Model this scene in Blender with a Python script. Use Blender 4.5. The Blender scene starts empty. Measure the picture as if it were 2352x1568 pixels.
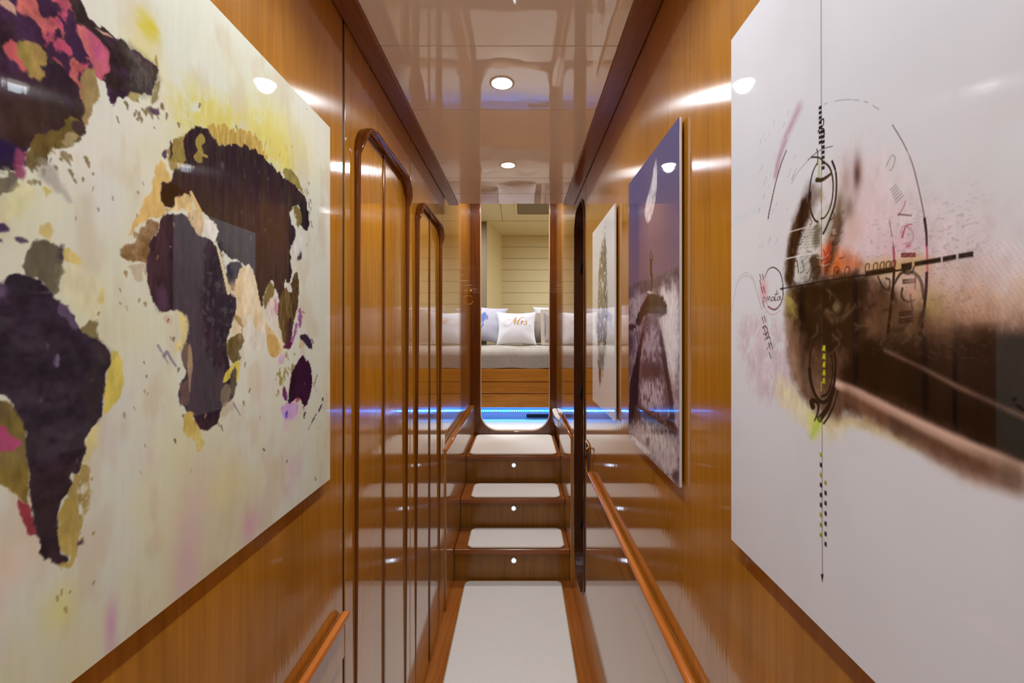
import bpy, bmesh, math, random
import numpy as np
from mathutils import Vector, Matrix
PI = math.pi
random.seed(4)
C = bpy.context.scene.collection
VX, VY, F = 1195.0, 757.0, 1000.0        # straight-ahead direction and focal length of the 2352x1568 picture
XL, XR = -0.375, 0.284                    # corridor side walls (metres, camera height = 0 while building)
ZF, ZC = -1.40, 0.665                     # floor, low ceiling
Z3 = -0.85                                # landing and cabin floor
YE = 3.50                                 # face of the end wall

# ------------------------------------------------------------------ objects
def wloc(o):
    v = Vector((0, 0, 0))
    while o is not None:
        v += o.location; o = o.parent
    return v

def obj(name, bm, mat, parent=None, smooth=False):
    bmesh.ops.recalc_face_normals(bm, faces=bm.faces[:])
    me = bpy.data.meshes.new(name)
    if parent is None:
        xs = [v.co for v in bm.verts]
        lo = Vector((min(v.x for v in xs), min(v.y for v in xs), min(v.z for v in xs)))
        hi = Vector((max(v.x for v in xs), max(v.y for v in xs), max(v.z for v in xs)))
        loc = Vector(((lo.x+hi.x)/2, (lo.y+hi.y)/2, lo.z))
    else:
        loc = wloc(parent)
    bmesh.ops.translate(bm, verts=bm.verts[:], vec=-loc)
    if smooth:
        for f in bm.faces: f.smooth = True
    bm.to_mesh(me); bm.free()
    me.materials.append(mat)
    o = bpy.data.objects.new(name, me); C.objects.link(o)
    if parent is None: o.location = loc
    else: o.parent = parent
    if smooth:
        try: me.set_sharp_from_angle(angle=math.radians(42))
        except Exception: pass
    return o

def tag(o, label, cat, group=None):
    o['label'] = label; o['category'] = cat
    if group: o['group'] = group
    return o

def thing(name, label, cat, loc, group=None):
    o = bpy.data.objects.new(name, None); C.objects.link(o)
    o.location = loc; o.empty_display_size = 0.05
    return tag(o, label, cat, group)

def struct(name, bm, mat, smooth=False):
    o = obj(name, bm, mat, None, smooth); o['kind'] = 'structure'; return o

def dup(root, loc, label=None):
    r = root.copy(); C.objects.link(r); r.location = loc
    if label: r['label'] = label
    for ch in list(root.children):
        c = ch.copy(); C.objects.link(c); c.parent = r
        for g in list(ch.children):
            d = g.copy(); C.objects.link(d); d.parent = c
    return r

# ------------------------------------------------------------------ shapes
def B(): return bmesh.new()

def box(bm, x0, x1, y0, y1, z0, z1, bev=0.0, seg=2):
    t = bmesh.new()
    bmesh.ops.create_cube(t, size=1)
    for v in t.verts:
        v.co = Vector(((x0+x1)/2+v.co.x*(x1-x0), (y0+y1)/2+v.co.y*(y1-y0), (z0+z1)/2+v.co.z*(z1-z0)))
    if bev > 0:
        bmesh.ops.bevel(t, geom=t.edges[:], offset=bev, segments=seg, affect='EDGES', profile=0.5)
    merge(bm, t)
    return bm

def merge(bm, t):
    m = {}
    for v in t.verts: m[v.index if False else v] = bm.verts.new(v.co)
    for f in t.faces:
        try:
            nf = bm.faces.new([m[v] for v in f.verts]); nf.smooth = f.smooth
        except ValueError: pass
    t.free()

def rr(a0, a1, b0, b1, r, n=10):
    if not hasattr(r, '__len__'): r = (r,)*4
    pts = []
    for (ca, cb, rad, ang) in ((a1-r[0], b0+r[0], r[0], -PI/2), (a1-r[1], b1-r[1], r[1], 0),
                               (a0+r[2], b1-r[2], r[2], PI/2), (a0+r[3], b0+r[3], r[3], PI)):
        if rad < 1e-6: pts.append((ca, cb)); continue
        for k in range(n+1):
            t = ang + k*PI/2/n
            pts.append((ca+rad*math.cos(t), cb+rad*math.sin(t)))
    return pts

def plate(bm, outer, holes, fn, d0, d1, bev=0.0):
    """flat outline with holes, pushed from d0 to d1; fn((a,b),d) gives the point"""
    t = bmesh.new(); edges = []
    for loop in [outer]+list(holes):
        vs = [t.verts.new(fn(p, d0)) for p in loop]
        for i in range(len(vs)): edges.append(t.edges.new((vs[i], vs[(i+1) % len(vs)])))
    if holes: bmesh.ops.triangle_fill(t, use_beauty=True, edges=edges)
    else: t.faces.new(t.verts[:])
    off = fn((0, 0), d1)-fn((0, 0), d0)
    ret = bmesh.ops.extrude_face_region(t, geom=t.faces[:])
    bmesh.ops.translate(t, verts=[g for g in ret['geom'] if isinstance(g, bmesh.types.BMVert)], vec=off)
    bmesh.ops.recalc_face_normals(t, faces=t.faces[:])
    if bev > 0:
        es = [e for e in t.edges if len(e.link_faces) == 2 and e.calc_face_angle(0) > 1.2]
        bmesh.ops.bevel(t, geom=es, offset=bev, segments=2, affect='EDGES', profile=0.5)
    merge(bm, t)
    return bm

def fyz(p, d): return Vector((d, p[0], p[1]))
def fxz(p, d): return Vector((p[0], d, p[1]))
def fxy(p, d): return Vector((p[0], p[1], d))

def tube(bm, path, r, n=10, closed=False, cap=True, up=Vector((0, 0, 1)), r2=None):
    P = [Vector(p) for p in path]; N = len(P); rings = []
    for i in range(N):
        a = P[i-1] if (i > 0 or closed) else P[i]
        b = P[(i+1) % N] if (i < N-1 or closed) else P[i]
        t = (b-a).normalized()
        u = up - t*up.dot(t)
        if u.length < 1e-4: u = Vector((1, 0, 0)) - t*t.x
        u.normalize(); w = t.cross(u)
        ra = r[i] if hasattr(r, '__len__') else r
        rb = ra if r2 is None else (r2[i] if hasattr(r2, '__len__') else r2)
        rings.append([bm.verts.new(P[i]+u*math.cos(2*PI*k/n)*ra+w*math.sin(2*PI*k/n)*rb) for k in range(n)])
    for i in range(N if closed else N-1):
        A, Bq = rings[i], rings[(i+1) % N]
        for k in range(n):
            f = bm.faces.new((A[k], A[(k+1) % n], Bq[(k+1) % n], Bq[k])); f.smooth = True
    if cap and not closed:
        bm.faces.new(rings[0][::-1]); bm.faces.new(rings[-1])
    return bm

def lathe(bm, prof, centre, axis='z', n=32):
    """prof: (radius, height) pairs"""
    rings = []
    for (r, h) in prof:
        ring = []
        for k in range(n):
            a = 2*PI*k/n; c, s = math.cos(a)*r, math.sin(a)*r
            p = {'z': Vector((c, s, h)), 'y': Vector((c, h, s)), 'x': Vector((h, c, s))}[axis]
            ring.append(bm.verts.new(Vector(centre)+p))
        rings.append(ring)
    for A, Bq in zip(rings, rings[1:]):
        for k in range(n):
            f = bm.faces.new((A[k], A[(k+1) % n], Bq[(k+1) % n], Bq[k])); f.smooth = True
    bm.faces.new(rings[0][::-1]); bm.faces.new(rings[-1])
    return bm

# ------------------------------------------------------------------ materials
def s2l(c):
    return tuple((v/12.92 if v <= 0.04045 else ((v+0.055)/1.055)**2.4) for v in [q/255.0 for q in c])

def newmat(name):
    m = bpy.data.materials.new(name); m.use_nodes = True
    nt = m.node_tree; p = nt.nodes['Principled BSDF']
    return m, nt, p

def plain(name, col, rough=0.5, metal=0.0, ior=1.5, coat=0.0):
    m, nt, p = newmat(name)
    p.inputs['Base Color'].default_value = (*s2l(col), 1)
    p.inputs['Roughness'].default_value = rough
    p.inputs['Metallic'].default_value = metal
    p.inputs['IOR'].default_value = ior
    p.inputs['Coat Weight'].default_value = coat
    # faint procedural mottling so that no surface is perfectly uniform
    tc = nt.nodes.new('ShaderNodeTexCoord'); no = nt.nodes.new('ShaderNodeTexNoise')
    no.inputs['Scale'].default_value = 14
    mr = nt.nodes.new('ShaderNodeMapRange')
    mr.inputs['To Min'].default_value = rough*0.9; mr.inputs['To Max'].default_value = min(1, rough*1.1+0.002)
    nt.links.new(tc.outputs['Object'], no.inputs['Vector'])
    nt.links.new(no.outputs['Fac'], mr.inputs['Value']); nt.links.new(mr.outputs['Result'], p.inputs['Roughness'])
    return m

def glow(name, col, strength):
    m, nt, p = newmat(name)
    p.inputs['Base Color'].default_value = (*col, 1)
    p.inputs['Emission Color'].default_value = (*col, 1)
    p.inputs['Emission Strength'].default_value = strength
    return m

def wood(name, ca, cb, grain='z', rough=0.16, aniso=0.95, tangent=None, ior=1.5, coat=0.0):
    m, nt, p = newmat(name)
    L = nt.links.new
    tc = nt.nodes.new('ShaderNodeTexCoord')
    def mapping(sc):
        mp = nt.nodes.new('ShaderNodeMapping'); mp.inputs['Scale'].default_value = sc
        L(tc.outputs['Object'], mp.inputs['Vector']); return mp
    g = 'xyz'.index(grain)
    sc1 = [9.0, 9.0, 9.0]; sc1[g] = 0.9
    sc2 = [160.0, 160.0, 160.0]; sc2[g] = 5.0
    n1 = nt.nodes.new('ShaderNodeTexNoise'); n1.inputs['Scale'].default_value = 1; n1.inputs['Detail'].default_value = 3; n1.inputs['Distortion'].default_value = 0.6
    L(mapping(sc1).outputs[0], n1.inputs['Vector'])
    # cathedral figure: bands of the broad noise
    mu = nt.nodes.new('ShaderNodeMath'); mu.operation = 'MULTIPLY'; mu.inputs[1].default_value = 46
    L(n1.outputs['Fac'], mu.inputs[0])
    sn = nt.nodes.new('ShaderNodeMath'); sn.operation = 'SINE'; L(mu.outputs[0], sn.inputs[0])
    n2 = nt.nodes.new('ShaderNodeTexNoise'); n2.inputs['Scale'].default_value = 1; n2.inputs['Detail'].default_value = 2
    L(mapping(sc2).outputs[0], n2.inputs['Vector'])
    a = nt.nodes.new('ShaderNodeMath'); a.operation = 'MULTIPLY_ADD'; a.inputs[1].default_value = 0.13
    L(sn.outputs[0], a.inputs[0]); L(n2.outputs['Fac'], a.inputs[2])
    b = nt.nodes.new('ShaderNodeMath'); b.operation = 'MULTIPLY_ADD'; b.inputs[1].default_value = 1.0
    L(n1.outputs['Fac'], b.inputs[0]); L(a.outputs[0], b.inputs[2])
    mr = nt.nodes.new('ShaderNodeMapRange'); mr.inputs['From Min'].default_value = 0.55; mr.inputs['From Max'].default_value = 1.45
    L(b.outputs[0], mr.inputs['Value'])
    rp = nt.nodes.new('ShaderNodeValToRGB')
    rp.color_ramp.elements[0].color = (*s2l(ca), 1); rp.color_ramp.elements[1].color = (*s2l(cb), 1)
    L(mr.outputs['Result'], rp.inputs['Fac']); L(rp.outputs['Color'], p.inputs['Base Color'])
    p.inputs['Roughness'].default_value = rough
    p.inputs['IOR'].default_value = ior
    p.inputs['Coat Weight'].default_value = coat; p.inputs['Coat Roughness'].default_value = .03; p.inputs['Coat IOR'].default_value = 1.5
    if coat > 0:
        bu = nt.nodes.new('ShaderNodeBump'); bu.inputs['Strength'].default_value = .10; bu.inputs['Distance'].default_value = .001
        L(n2.outputs['Fac'], bu.inputs['Height']); L(bu.outputs['Normal'], p.inputs['Coat Normal'])
    if tangent:
        p.inputs['Anisotropic'].default_value = aniso
        cx = nt.nodes.new('ShaderNodeCombineXYZ')
        for i in range(3): cx.inputs[i].default_value = tangent[i]
        L(cx.outputs[0], p.inputs['Tangent'])
    return m

W1, W2 = (156, 99, 20), (190, 126, 32)
M = {}
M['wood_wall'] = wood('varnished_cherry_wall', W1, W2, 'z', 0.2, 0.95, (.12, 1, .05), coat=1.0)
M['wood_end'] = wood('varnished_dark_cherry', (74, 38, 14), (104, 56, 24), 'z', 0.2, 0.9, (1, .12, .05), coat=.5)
M['wood_stair'] = wood('varnished_cherry_stair', (128, 72, 30), (165, 98, 46), 'x', 0.22, 0.0)
M['wood_riser'] = wood('varnished_cherry_riser', (126, 82, 24), (158, 108, 38), 'z', 0.22, 0.0)
M['wood_floor'] = wood('varnished_cherry_floor', (150, 84, 30), (190, 116, 50), 'y', 0.2, 0.0)
M['wood_rail'] = wood('varnished_handrail', (170, 92, 34), (205, 124, 56), 'y', 0.12, 0.0)
M['wood_trim'] = wood('dark_ceiling_border', (120, 70, 40), (150, 92, 56), 'y', 0.2, 0.0)
M['wood_mould'] = wood('dark_moulding', (92, 50, 18), (126, 72, 28), 'z', 0.14, 0.0)
M['wood_bed'] = wood('bed_front_cherry', (164, 100, 30), (198, 132, 48), 'x', 0.22, 0.0)
M['wood_dark'] = wood('dark_doorway_wood', (58, 30, 14), (84, 46, 22), 'z', 0.25, 0.0)
M['trim_pale'] = plain('pale_edge_trim', (190, 160, 120), 0.5)
M['dark'] = plain('dark_gap', (22, 14, 10), 0.7)
M['toe'] = plain('satin_grey_plinth', (150, 156, 172), 0.3)
M['brass'] = plain('polished_brass', (214, 170, 92), 0.14, 1.0)
M['chrome'] = plain('satin_chrome', (205, 205, 208), 0.2, 1.0)
M['white_edge'] = plain('white_acrylic_edge', (226, 224, 220), 0.25)
M['cream_panel'] = plain('cream_panel', (228, 214, 170), 0.45)
M['taupe'] = plain('taupe_panel', (128, 112, 86), 0.6)
M['white_pillow'] = plain('white_cotton', (232, 233, 238), 0.85)
M['beige_pillow'] = plain('beige_linen', (176, 164, 150), 0.9)
M['grey_pillow'] = plain('grey_linen', (168, 160, 160), 0.9)
M['flange'] = plain('pale_linen_border', (196, 184, 168), 0.9)
M['gold_thread'] = plain('gold_thread', (206, 152, 66), 0.5)
M['blue_thread'] = plain('blue_thread', (112, 130, 196), 0.8)
M['lamp'] = glow('downlight_glow', (1.0, 0.93, 0.80), 55)
M['step_lamp'] = glow('step_light_glow', (0.66, 0.82, 1.0), 7)
M['led'] = glow('blue_led_glow', (0.05, 0.36, 1.0), 120)
M['led_tape'] = glow('blue_led_tape', (0.004, 0.20, 1.0), 5)

def ceiling_mat():
    m, nt, p = newmat('lacquered_ceiling')
    p.inputs['Base Color'].default_value = (*s2l((244, 242, 236)), 1)
    p.inputs['Roughness'].default_value = 0.03; p.inputs['IOR'].default_value = 2.1
    tc = nt.nodes.new('ShaderNodeTexCoord'); no = nt.nodes.new('ShaderNodeTexNoise'); no.inputs['Scale'].default_value = 7
    bu = nt.nodes.new('ShaderNodeBump'); bu.inputs['Strength'].default_value = 0.06; bu.inputs['Distance'].default_value = 0.01
    nt.links.new(tc.outputs['Object'], no.inputs['Vector']); nt.links.new(no.outputs['Fac'], bu.inputs['Height'])
    nt.links.new(bu.outputs['Normal'], p.inputs['Normal'])
    return m
M['ceiling'] = ceiling_mat()

def carpet_mat(name, col, sc=900):
    m, nt, p = newmat(name)
    tc = nt.nodes.new('ShaderNodeTexCoord'); no = nt.nodes.new('ShaderNodeTexNoise'); no.inputs['Scale'].default_value = sc/2; no.inputs['Detail'].default_value = 4
    rp = nt.nodes.new('ShaderNodeValToRGB'); a = s2l(col); 
    rp.color_ramp.elements[0].color = (*[v*0.9 for v in a], 1); rp.color_ramp.elements[0].position = 0.25
    rp.color_ramp.elements[1].color = (*[min(1, v*1.04) for v in a], 1); rp.color_ramp.elements[1].position = 0.7
    bu = nt.nodes.new('ShaderNodeBump'); bu.inputs['Strength'].default_value = 0.5; bu.inputs['Distance'].default_value = 0.002
    nt.links.new(tc.outputs['Object'], no.inputs['Vector']); nt.links.new(no.outputs['Fac'], rp.inputs['Fac'])
    nt.links.new(rp.outputs['Color'], p.inputs['Base Color']); nt.links.new(no.outputs['Fac'], bu.inputs['Height'])
    nt.links.new(bu.outputs['Normal'], p.inputs['Normal'])
    p.inputs['Roughness'].default_value = 0.95; p.inputs['Specular IOR Level'].default_value = 0.1
    return m
M['carpet'] = carpet_mat('cream_carpet', (244, 244, 236))
M['binding'] = plain('cream_carpet_binding', (206, 196, 172), 0.9)

def quilt_mat():
    m, nt, p = newmat('woven_coverlet')
    tc = nt.nodes.new('ShaderNodeTexCoord'); mp = nt.nodes.new('ShaderNodeMapping')
    mp.inputs['Rotation'].default_value = (PI/2, 0, 0)
    br = nt.nodes.new('ShaderNodeTexBrick'); br.inputs['Scale'].default_value = 18
    br.inputs['Mortar Size'].default_value = 0.035; br.inputs['Mortar Smooth'].default_value = 0.9
    br.inputs['Color1'].default_value = (*s2l((186, 178, 168)), 1); br.inputs['Color2'].default_value = (*s2l((176, 168, 156)), 1)
    br.inputs['Mortar'].default_value = (*s2l((150, 141, 129)), 1)
    bu = nt.nodes.new('ShaderNodeBump'); bu.inputs['Strength'].default_value = 0.6; bu.inputs['Distance'].default_value = 0.004; bu.invert = True
    L = nt.links.new
    L(tc.outputs['Object'], mp.inputs['Vector']); L(mp.outputs[0], br.inputs['Vector'])
    L(br.outputs['Color'], p.inputs['Base Color']); L(br.outputs['Fac'], bu.inputs['Height']); L(bu.outputs['Normal'], p.inputs['Normal'])
    p.inputs['Roughness'].default_value = 0.9
    return m
M['quilt'] = quilt_mat()

def stripe_mat(name, c1, c2, scale):
    m, nt, p = newmat(name)
    tc = nt.nodes.new('ShaderNodeTexCoord'); w = nt.nodes.new('ShaderNodeTexWave'); w.bands_direction = 'X'
    w.inputs['Scale'].default_value = scale; w.inputs['Distortion'].default_value = 0.3
    rp = nt.nodes.new('ShaderNodeValToRGB'); rp.color_ramp.elements[0].color = (*s2l(c1), 1); rp.color_ramp.elements[1].color = (*s2l(c2), 1)
    L = nt.links.new
    L(tc.outputs['Object'], w.inputs['Vector']); L(w.outputs['Fac'], rp.inputs['Fac']); L(rp.outputs['Color'], p.inputs['Base Color'])
    p.inputs['Roughness'].default_value = 0.9
    return m
M['striped'] = stripe_mat('blue_grey_ticking', (170, 170, 186), (206, 204, 214), 26)
M['ribbed'] = stripe_mat('taupe_ribbed', (142, 130, 118), (172, 160, 146), 30)

def art_mat(name):
    m, nt, p = newmat(name)
    at = nt.nodes.new('ShaderNodeAttribute'); at.attribute_name = 'paint'
    nt.links.new(at.outputs['Color'], p.inputs['Base Color'])
    p.inputs['Roughness'].default_value = 0.018; p.inputs['IOR'].default_value = 1.5
    return m
M['art'] = art_mat('glossy_acrylic_print')

# ------------------------------------------------------------------ painter for the glossy prints
def hashf(i, j, s):
    h = (i.astype(np.int64)*374761393 + j.astype(np.int64)*668265263 + s*1274126177) & 0xffffffff
    h = ((h ^ (h >> 13))*1274126177) & 0xffffffff
    h = h ^ (h >> 16)
    return (h & 0xffff).astype(np.float32)/65535.0

def vnoise(u, v, s=0):
    iu = np.floor(u); iv = np.floor(v); fu = u-iu; fv = v-iv
    fu = fu*fu*(3-2*fu); fv = fv*fv*(3-2*fv)
    a = hashf(iu, iv, s); b = hashf(iu+1, iv, s); c = hashf(iu, iv+1, s); d = hashf(iu+1, iv+1, s)
    return (a*(1-fu)+b*fu)*(1-fv)+(c*(1-fu)+d*fu)*fv

def fbm(u, v, s=0, o=4):
    t = 0; a = 0.5; n = 0
    for k in range(o):
        t = t+a*vnoise(u*2**k, v*2**k, s+k*17); n += a; a *= 0.55
    return t/n

def smooth(e0, e1, x):
    t = np.clip((x-e0)/(e1-e0), 0, 1); return t*t*(3-2*t)

class Canvas:
    def __init__(self, ycols, zrows, topanel, bg):
        self.ny, self.nz = len(ycols), len(zrows)
        U, V = np.meshgrid(np.array(ycols, np.float32), np.array(zrows, np.float32), indexing='ij')
        self.U, self.V = U.ravel(), V.ravel()
        self.C = np.tile(np.array(bg, np.float32)/255, (self.U.size, 1))
        self.P = topanel
        self.seed = 1
    def pts(self, pts, ch=0):
        q = [self.P(*p) for p in pts]
        for _ in range(ch):
            r = []
            for i in range(len(q)):
                a, b = q[i], q[(i+1) % len(q)]
                r.append((a[0]*.75+b[0]*.25, a[1]*.75+b[1]*.25)); r.append((a[0]*.25+b[0]*.75, a[1]*.25+b[1]*.75))
            q = r
        return q
    def sel(self, q, pad):
        a = [p[0] for p in q]; b = [p[1] for p in q]
        return np.nonzero((self.U > min(a)-pad) & (self.U < max(a)+pad) & (self.V > min(b)-pad) & (self.V < max(b)+pad))[0]
    def mix(self, i, col, a):
        a = a[:, None]; self.C[i] = self.C[i]*(1-a)+col*a
    def poly(self, pts, col, alpha=1.0, soft=.0012, warp=.004, ws=130, col2=None, tex=.12, ts=(60, 25), ch=1, drip=0.0, hole=0.0, hs=0.06):
        self.seed += 7; s = self.seed
        q = self.pts(pts, ch); i = self.sel(q, soft+warp*1.3+.002+abs(drip))
        if not len(i): return
        u, v = self.U[i], self.V[i]
        wu = u+warp*2*(fbm(u*ws, v*ws, s)-.5); wv = v+warp*2*(fbm(u*ws, v*ws, s+3)-.5)
        if drip: wv = wv+drip*(fbm(u*170, v*12, s+5)-.5)*2
        ins = np.zeros(len(i), bool); d = np.full(len(i), 1e9, np.float32)
        for k in range(len(q)):
            (x0, y0), (x1, y1) = q[k], q[(k+1) % len(q)]
            dx, dy = x1-x0, y1-y0; l2 = dx*dx+dy*dy+1e-12
            t = np.clip(((wu-x0)*dx+(wv-y0)*dy)/l2, 0, 1)
            d = np.minimum(d, (wu-x0-t*dx)**2+(wv-y0-t*dy)**2)
            if abs(dy) > 1e-9:
                ins ^= ((y0 > wv) != (y1 > wv)) & (wu < (x1-x0)*(wv-y0)/dy+x0)
        sd = np.sqrt(d)*np.where(ins, 1, -1)
        a = alpha*smooth(-soft, soft, sd)
        n = fbm(u*ts[0], v*ts[1], s+9)
        if hole: a = a*smooth(hole-hs, hole+hs, fbm(u*90, v*60, s+21))
        c = np.array(col, np.float32)/255
        if col2 is not None:
            k = smooth(.35, .65, n)[:, None]; cc = c*(1-k)+np.array(col2, np.float32)/255*k
        else: cc = np.tile(c, (len(i), 1))
        n2 = fbm(u*ts[0]*3, v*ts[1]*3, s+13)
        cc = cc*(1+tex*2*(n2-.5))[:, None]
        self.mix(i, cc, a)
    def blob(self, c, rx, ry, col, alpha=1.0, pw=1.0, noise=.5, ns=(40, 20)):
        """soft patch; rx, ry in picture pixels"""
        self.seed += 7; s = self.seed
        p0 = self.P(*c); pa = self.P(c[0]+rx, c[1]); pb = self.P(c[0], c[1]+ry)
        ru = abs(pa[0]-p0[0]); rv = abs(pb[1]-p0[1])
        i = np.nonzero((abs(self.U-p0[0]) < ru*2.6) & (abs(self.V-p0[1]) < rv*2.6))[0]
        if not len(i): return
        u, v = self.U[i], self.V[i]
        r2 = ((u-p0[0])/ru)**2+((v-p0[1])/rv)**2
        a = np.exp(-r2**pw)*alpha
        if noise: a = np.clip(a*(1-noise+2*noise*fbm(u*ns[0], v*ns[1], s)), 0, 1)
        self.mix(i, np.tile(np.array(col, np.float32)/255, (len(i), 1)), a)
    def stroke(self, pts, w0, w1, col, alpha=1.0, soft=.0006, curve=True, rough=0.0, brk=0.0):
        """w in metres at both ends"""
        self.seed += 7; s = self.seed
        q = self.pts(pts)
        if curve and len(q) > 2:
            r = []
            for i in range(len(q)-1):
                p0, p1, p2, p3 = q[max(i-1, 0)], q[i], q[i+1], q[min(i+2, len(q)-1)]
                for k in range(6):
                    t = k/6
                    r.append(tuple(.5*(2*p1[j]+(p2[j]-p0[j])*t+(2*p0[j]-5*p1[j]+4*p2[j]-p3[j])*t*t+(3*p1[j]-p0[j]-3*p2[j]+p3[j])*t**3) for j in (0, 1)))
            q = r+[q[-1]]
        i = self.sel(q, max(w0, w1)+soft+.001)
        if not len(i): return
        u, v = self.U[i], self.V[i]
        best = np.full(len(i), 9.0, np.float32); n = len(q)-1
        for k in range(n):
            (x0, y0), (x1, y1) = q[k], q[k+1]
            dx, dy = x1-x0, y1-y0
            t = np.clip(((u-x0)*dx+(v-y0)*dy)/(dx*dx+dy*dy+1e-12), 0, 1)
            d = np.sqrt((u-x0-t*dx)**2+(v-y0-t*dy)**2)-.5*(w0+(w1-w0)*(k+t)/n)
            best = np.minimum(best, d)
        a = alpha*(1-smooth(-soft*.5, soft, best))
        if brk: a = a*smooth(brk-.1, brk+.1, fbm(u*120, v*120, s, 2))
        c = np.tile(np.array(col, np.float32)/255, (len(i), 1))
        self.mix(i, c, a)
    def wash(self, fn):
        fn(self)

def painting(name, label, x, y0, y1, z0, z1, cv, ycols, zrows, wallx, group=None):
    """glossy sheet standing off the wall: painted face, sheet edge, hanging batten"""
    sgn = 1 if wallx < x else -1                      # direction the face looks (+x on the left wall)
    t = thing(name, label, 'wall art', ((wallx+x)/2, (y0+y1)/2, z0), group)
    root = wloc(t)
    ny, nz = cv.ny, cv.nz
    co = np.empty((ny*nz, 3), np.float32)
    co[:, 0] = x-root.x; co[:, 1] = cv.U-root.y; co[:, 2] = cv.V-root.z
    ii, jj = np.meshgrid(np.arange(ny-1), np.arange(nz-1), indexing='ij')
    a = (ii*nz+jj).ravel(); b = a+nz; c = b+1; d = a+1
    ycross = 1 if ycols[1] > ycols[0] else -1
    quads = np.stack([a, b, c, d] if sgn*ycross > 0 else [a, d, c, b], 1).astype(np.int32)
    me = bpy.data.meshes.new('printed_face')
    me.vertices.add(ny*nz); me.vertices.foreach_set('co', co.ravel())
    nf = len(quads)
    me.loops.add(nf*4); me.loops.foreach_set('vertex_index', quads.ravel())
    me.polygons.add(nf); me.polygons.foreach_set('loop_start', np.arange(0, nf*4, 4, dtype=np.int32))
    try: me.polygons.foreach_set('loop_total', np.full(nf, 4, np.int32))
    except Exception: pass
    me.update(calc_edges=True)
    at = me.attributes.new('paint', 'FLOAT_COLOR', 'POINT')
    s = np.clip(cv.C, 0, 1)
    lin = np.where(s <= .04045, s/12.92, ((s+.055)/1.055)**2.4)
    at.data.foreach_set('color', np.concatenate([lin, np.ones((len(lin), 1))], 1).astype(np.float32).ravel())
    me.materials.append(M['art'])
    o = bpy.data.objects.new('printed_face', me); C.objects.link(o); o.parent = t
    bm = B(); xa, xb = sorted((x-sgn*.0004, x-sgn*.0055)); box(bm, xa, xb, y0, y1, z0, z1, .0012)
    obj('sheet', bm, M['white_edge'], t)
    bm = B(); xa, xb = sorted((x-sgn*.0055, wallx)); m_ = .05
    box(bm, xa, xb, y0+m_, y1-m_, z1-.12, z1-.07); obj('hanging_batten', bm, M['dark'], t)
    bm = B(); box(bm, xa, xb, y0+m_, y1-m_, z0+.07, z0+.12); obj('hanging_batten', bm, M['dark'], t)
    return t

# ================================================================== the setting
# floor
bm = B(); box(bm, XL-.1, XR+.1, -1.3, 2.44, ZF-.05, ZF); struct('floor', bm, M['wood_floor'])
# left wall up to the first cabinet
bm = B(); box(bm, XL-.06, XL, -1.3, 0.921, ZF, ZC+.03, .003); struct('wall_left', bm, M['wood_wall'])
bm = B(); box(bm, XL-.5, XL-.06, 0.5, 2.2, ZF, ZC+.03); struct('wall_left_core', bm, M['dark'])
# right wall with the rounded doorway
DO = rr(1.915, 2.255, -1.215, 0.60, .13)
bm = B(); plate(bm, [(-1.3, ZF), (1.888, ZF), (1.888, ZC+.03), (-1.3, ZC+.03)], [], fyz, XR, XR+.09, .0015)
struct('wall_right', bm, M['wood_wall'])
bm = B(); plate(bm, [(1.892, ZF), (2.36, ZF), (2.36, ZC+.03), (1.892, ZC+.03)], [DO], fyz, XR, XR+.09, .0015)
struct('wall_right_doorway', bm, M['wood_wall'])
bm = B(); plate(bm, [(2.364, ZF), (YE, ZF), (YE, 1.13), (2.364, 1.13)], [], fyz, XR+.004, XR+.09, .0015)
struct('wall_right_stair', bm, M['wood_wall'])
bm = B(); box(bm, XR+.092, XR+.2, -1.3, YE, ZF, 1.13); struct('wall_right_core', bm, M['dark'])
# dark door leaf in the doorway, with frame bead and hinges
d1 = thing('door_1', 'dark', 'door', (XR+.045, 2.085, -1.215)); del d1['label']; del d1['category']; d1['kind'] = 'structure'
bm = B(); plate(bm, rr(1.918, 2.252, -1.212, .597, .128), [], fyz, XR+.062, XR+.088, .003); obj('door_leaf', bm, M['wood_dark'], d1)
bm = B(); plate(bm, rr(1.907, 2.263, -1.223, .608, .138), [rr(1.917, 2.253, -1.213, .598, .128)], fyz, XR-.006, XR+.06, .002)
obj('door_frame', bm, M['wood_dark'], d1)
for zz in (.322, -.32, -.995):
    bm = B(); box(bm, XR+.022, XR+.034, 2.245, 2.2525, zz-.026, zz+.026, .002)
    tube(bm, [(XR+.028, 2.244, zz-.028), (XR+.028, 2.244, zz+.028)], .004, 8); obj('hinge', bm, M['dark'], d1)
# wall behind the camera
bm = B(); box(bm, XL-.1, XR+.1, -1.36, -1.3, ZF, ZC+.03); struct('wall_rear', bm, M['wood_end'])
# left wall beside the stairs
bm = B(); box(bm, XL-.3, -.402, 2.166, YE, ZF, 1.13); struct('wall_left_stair', bm, M['wood_wall'])
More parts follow.
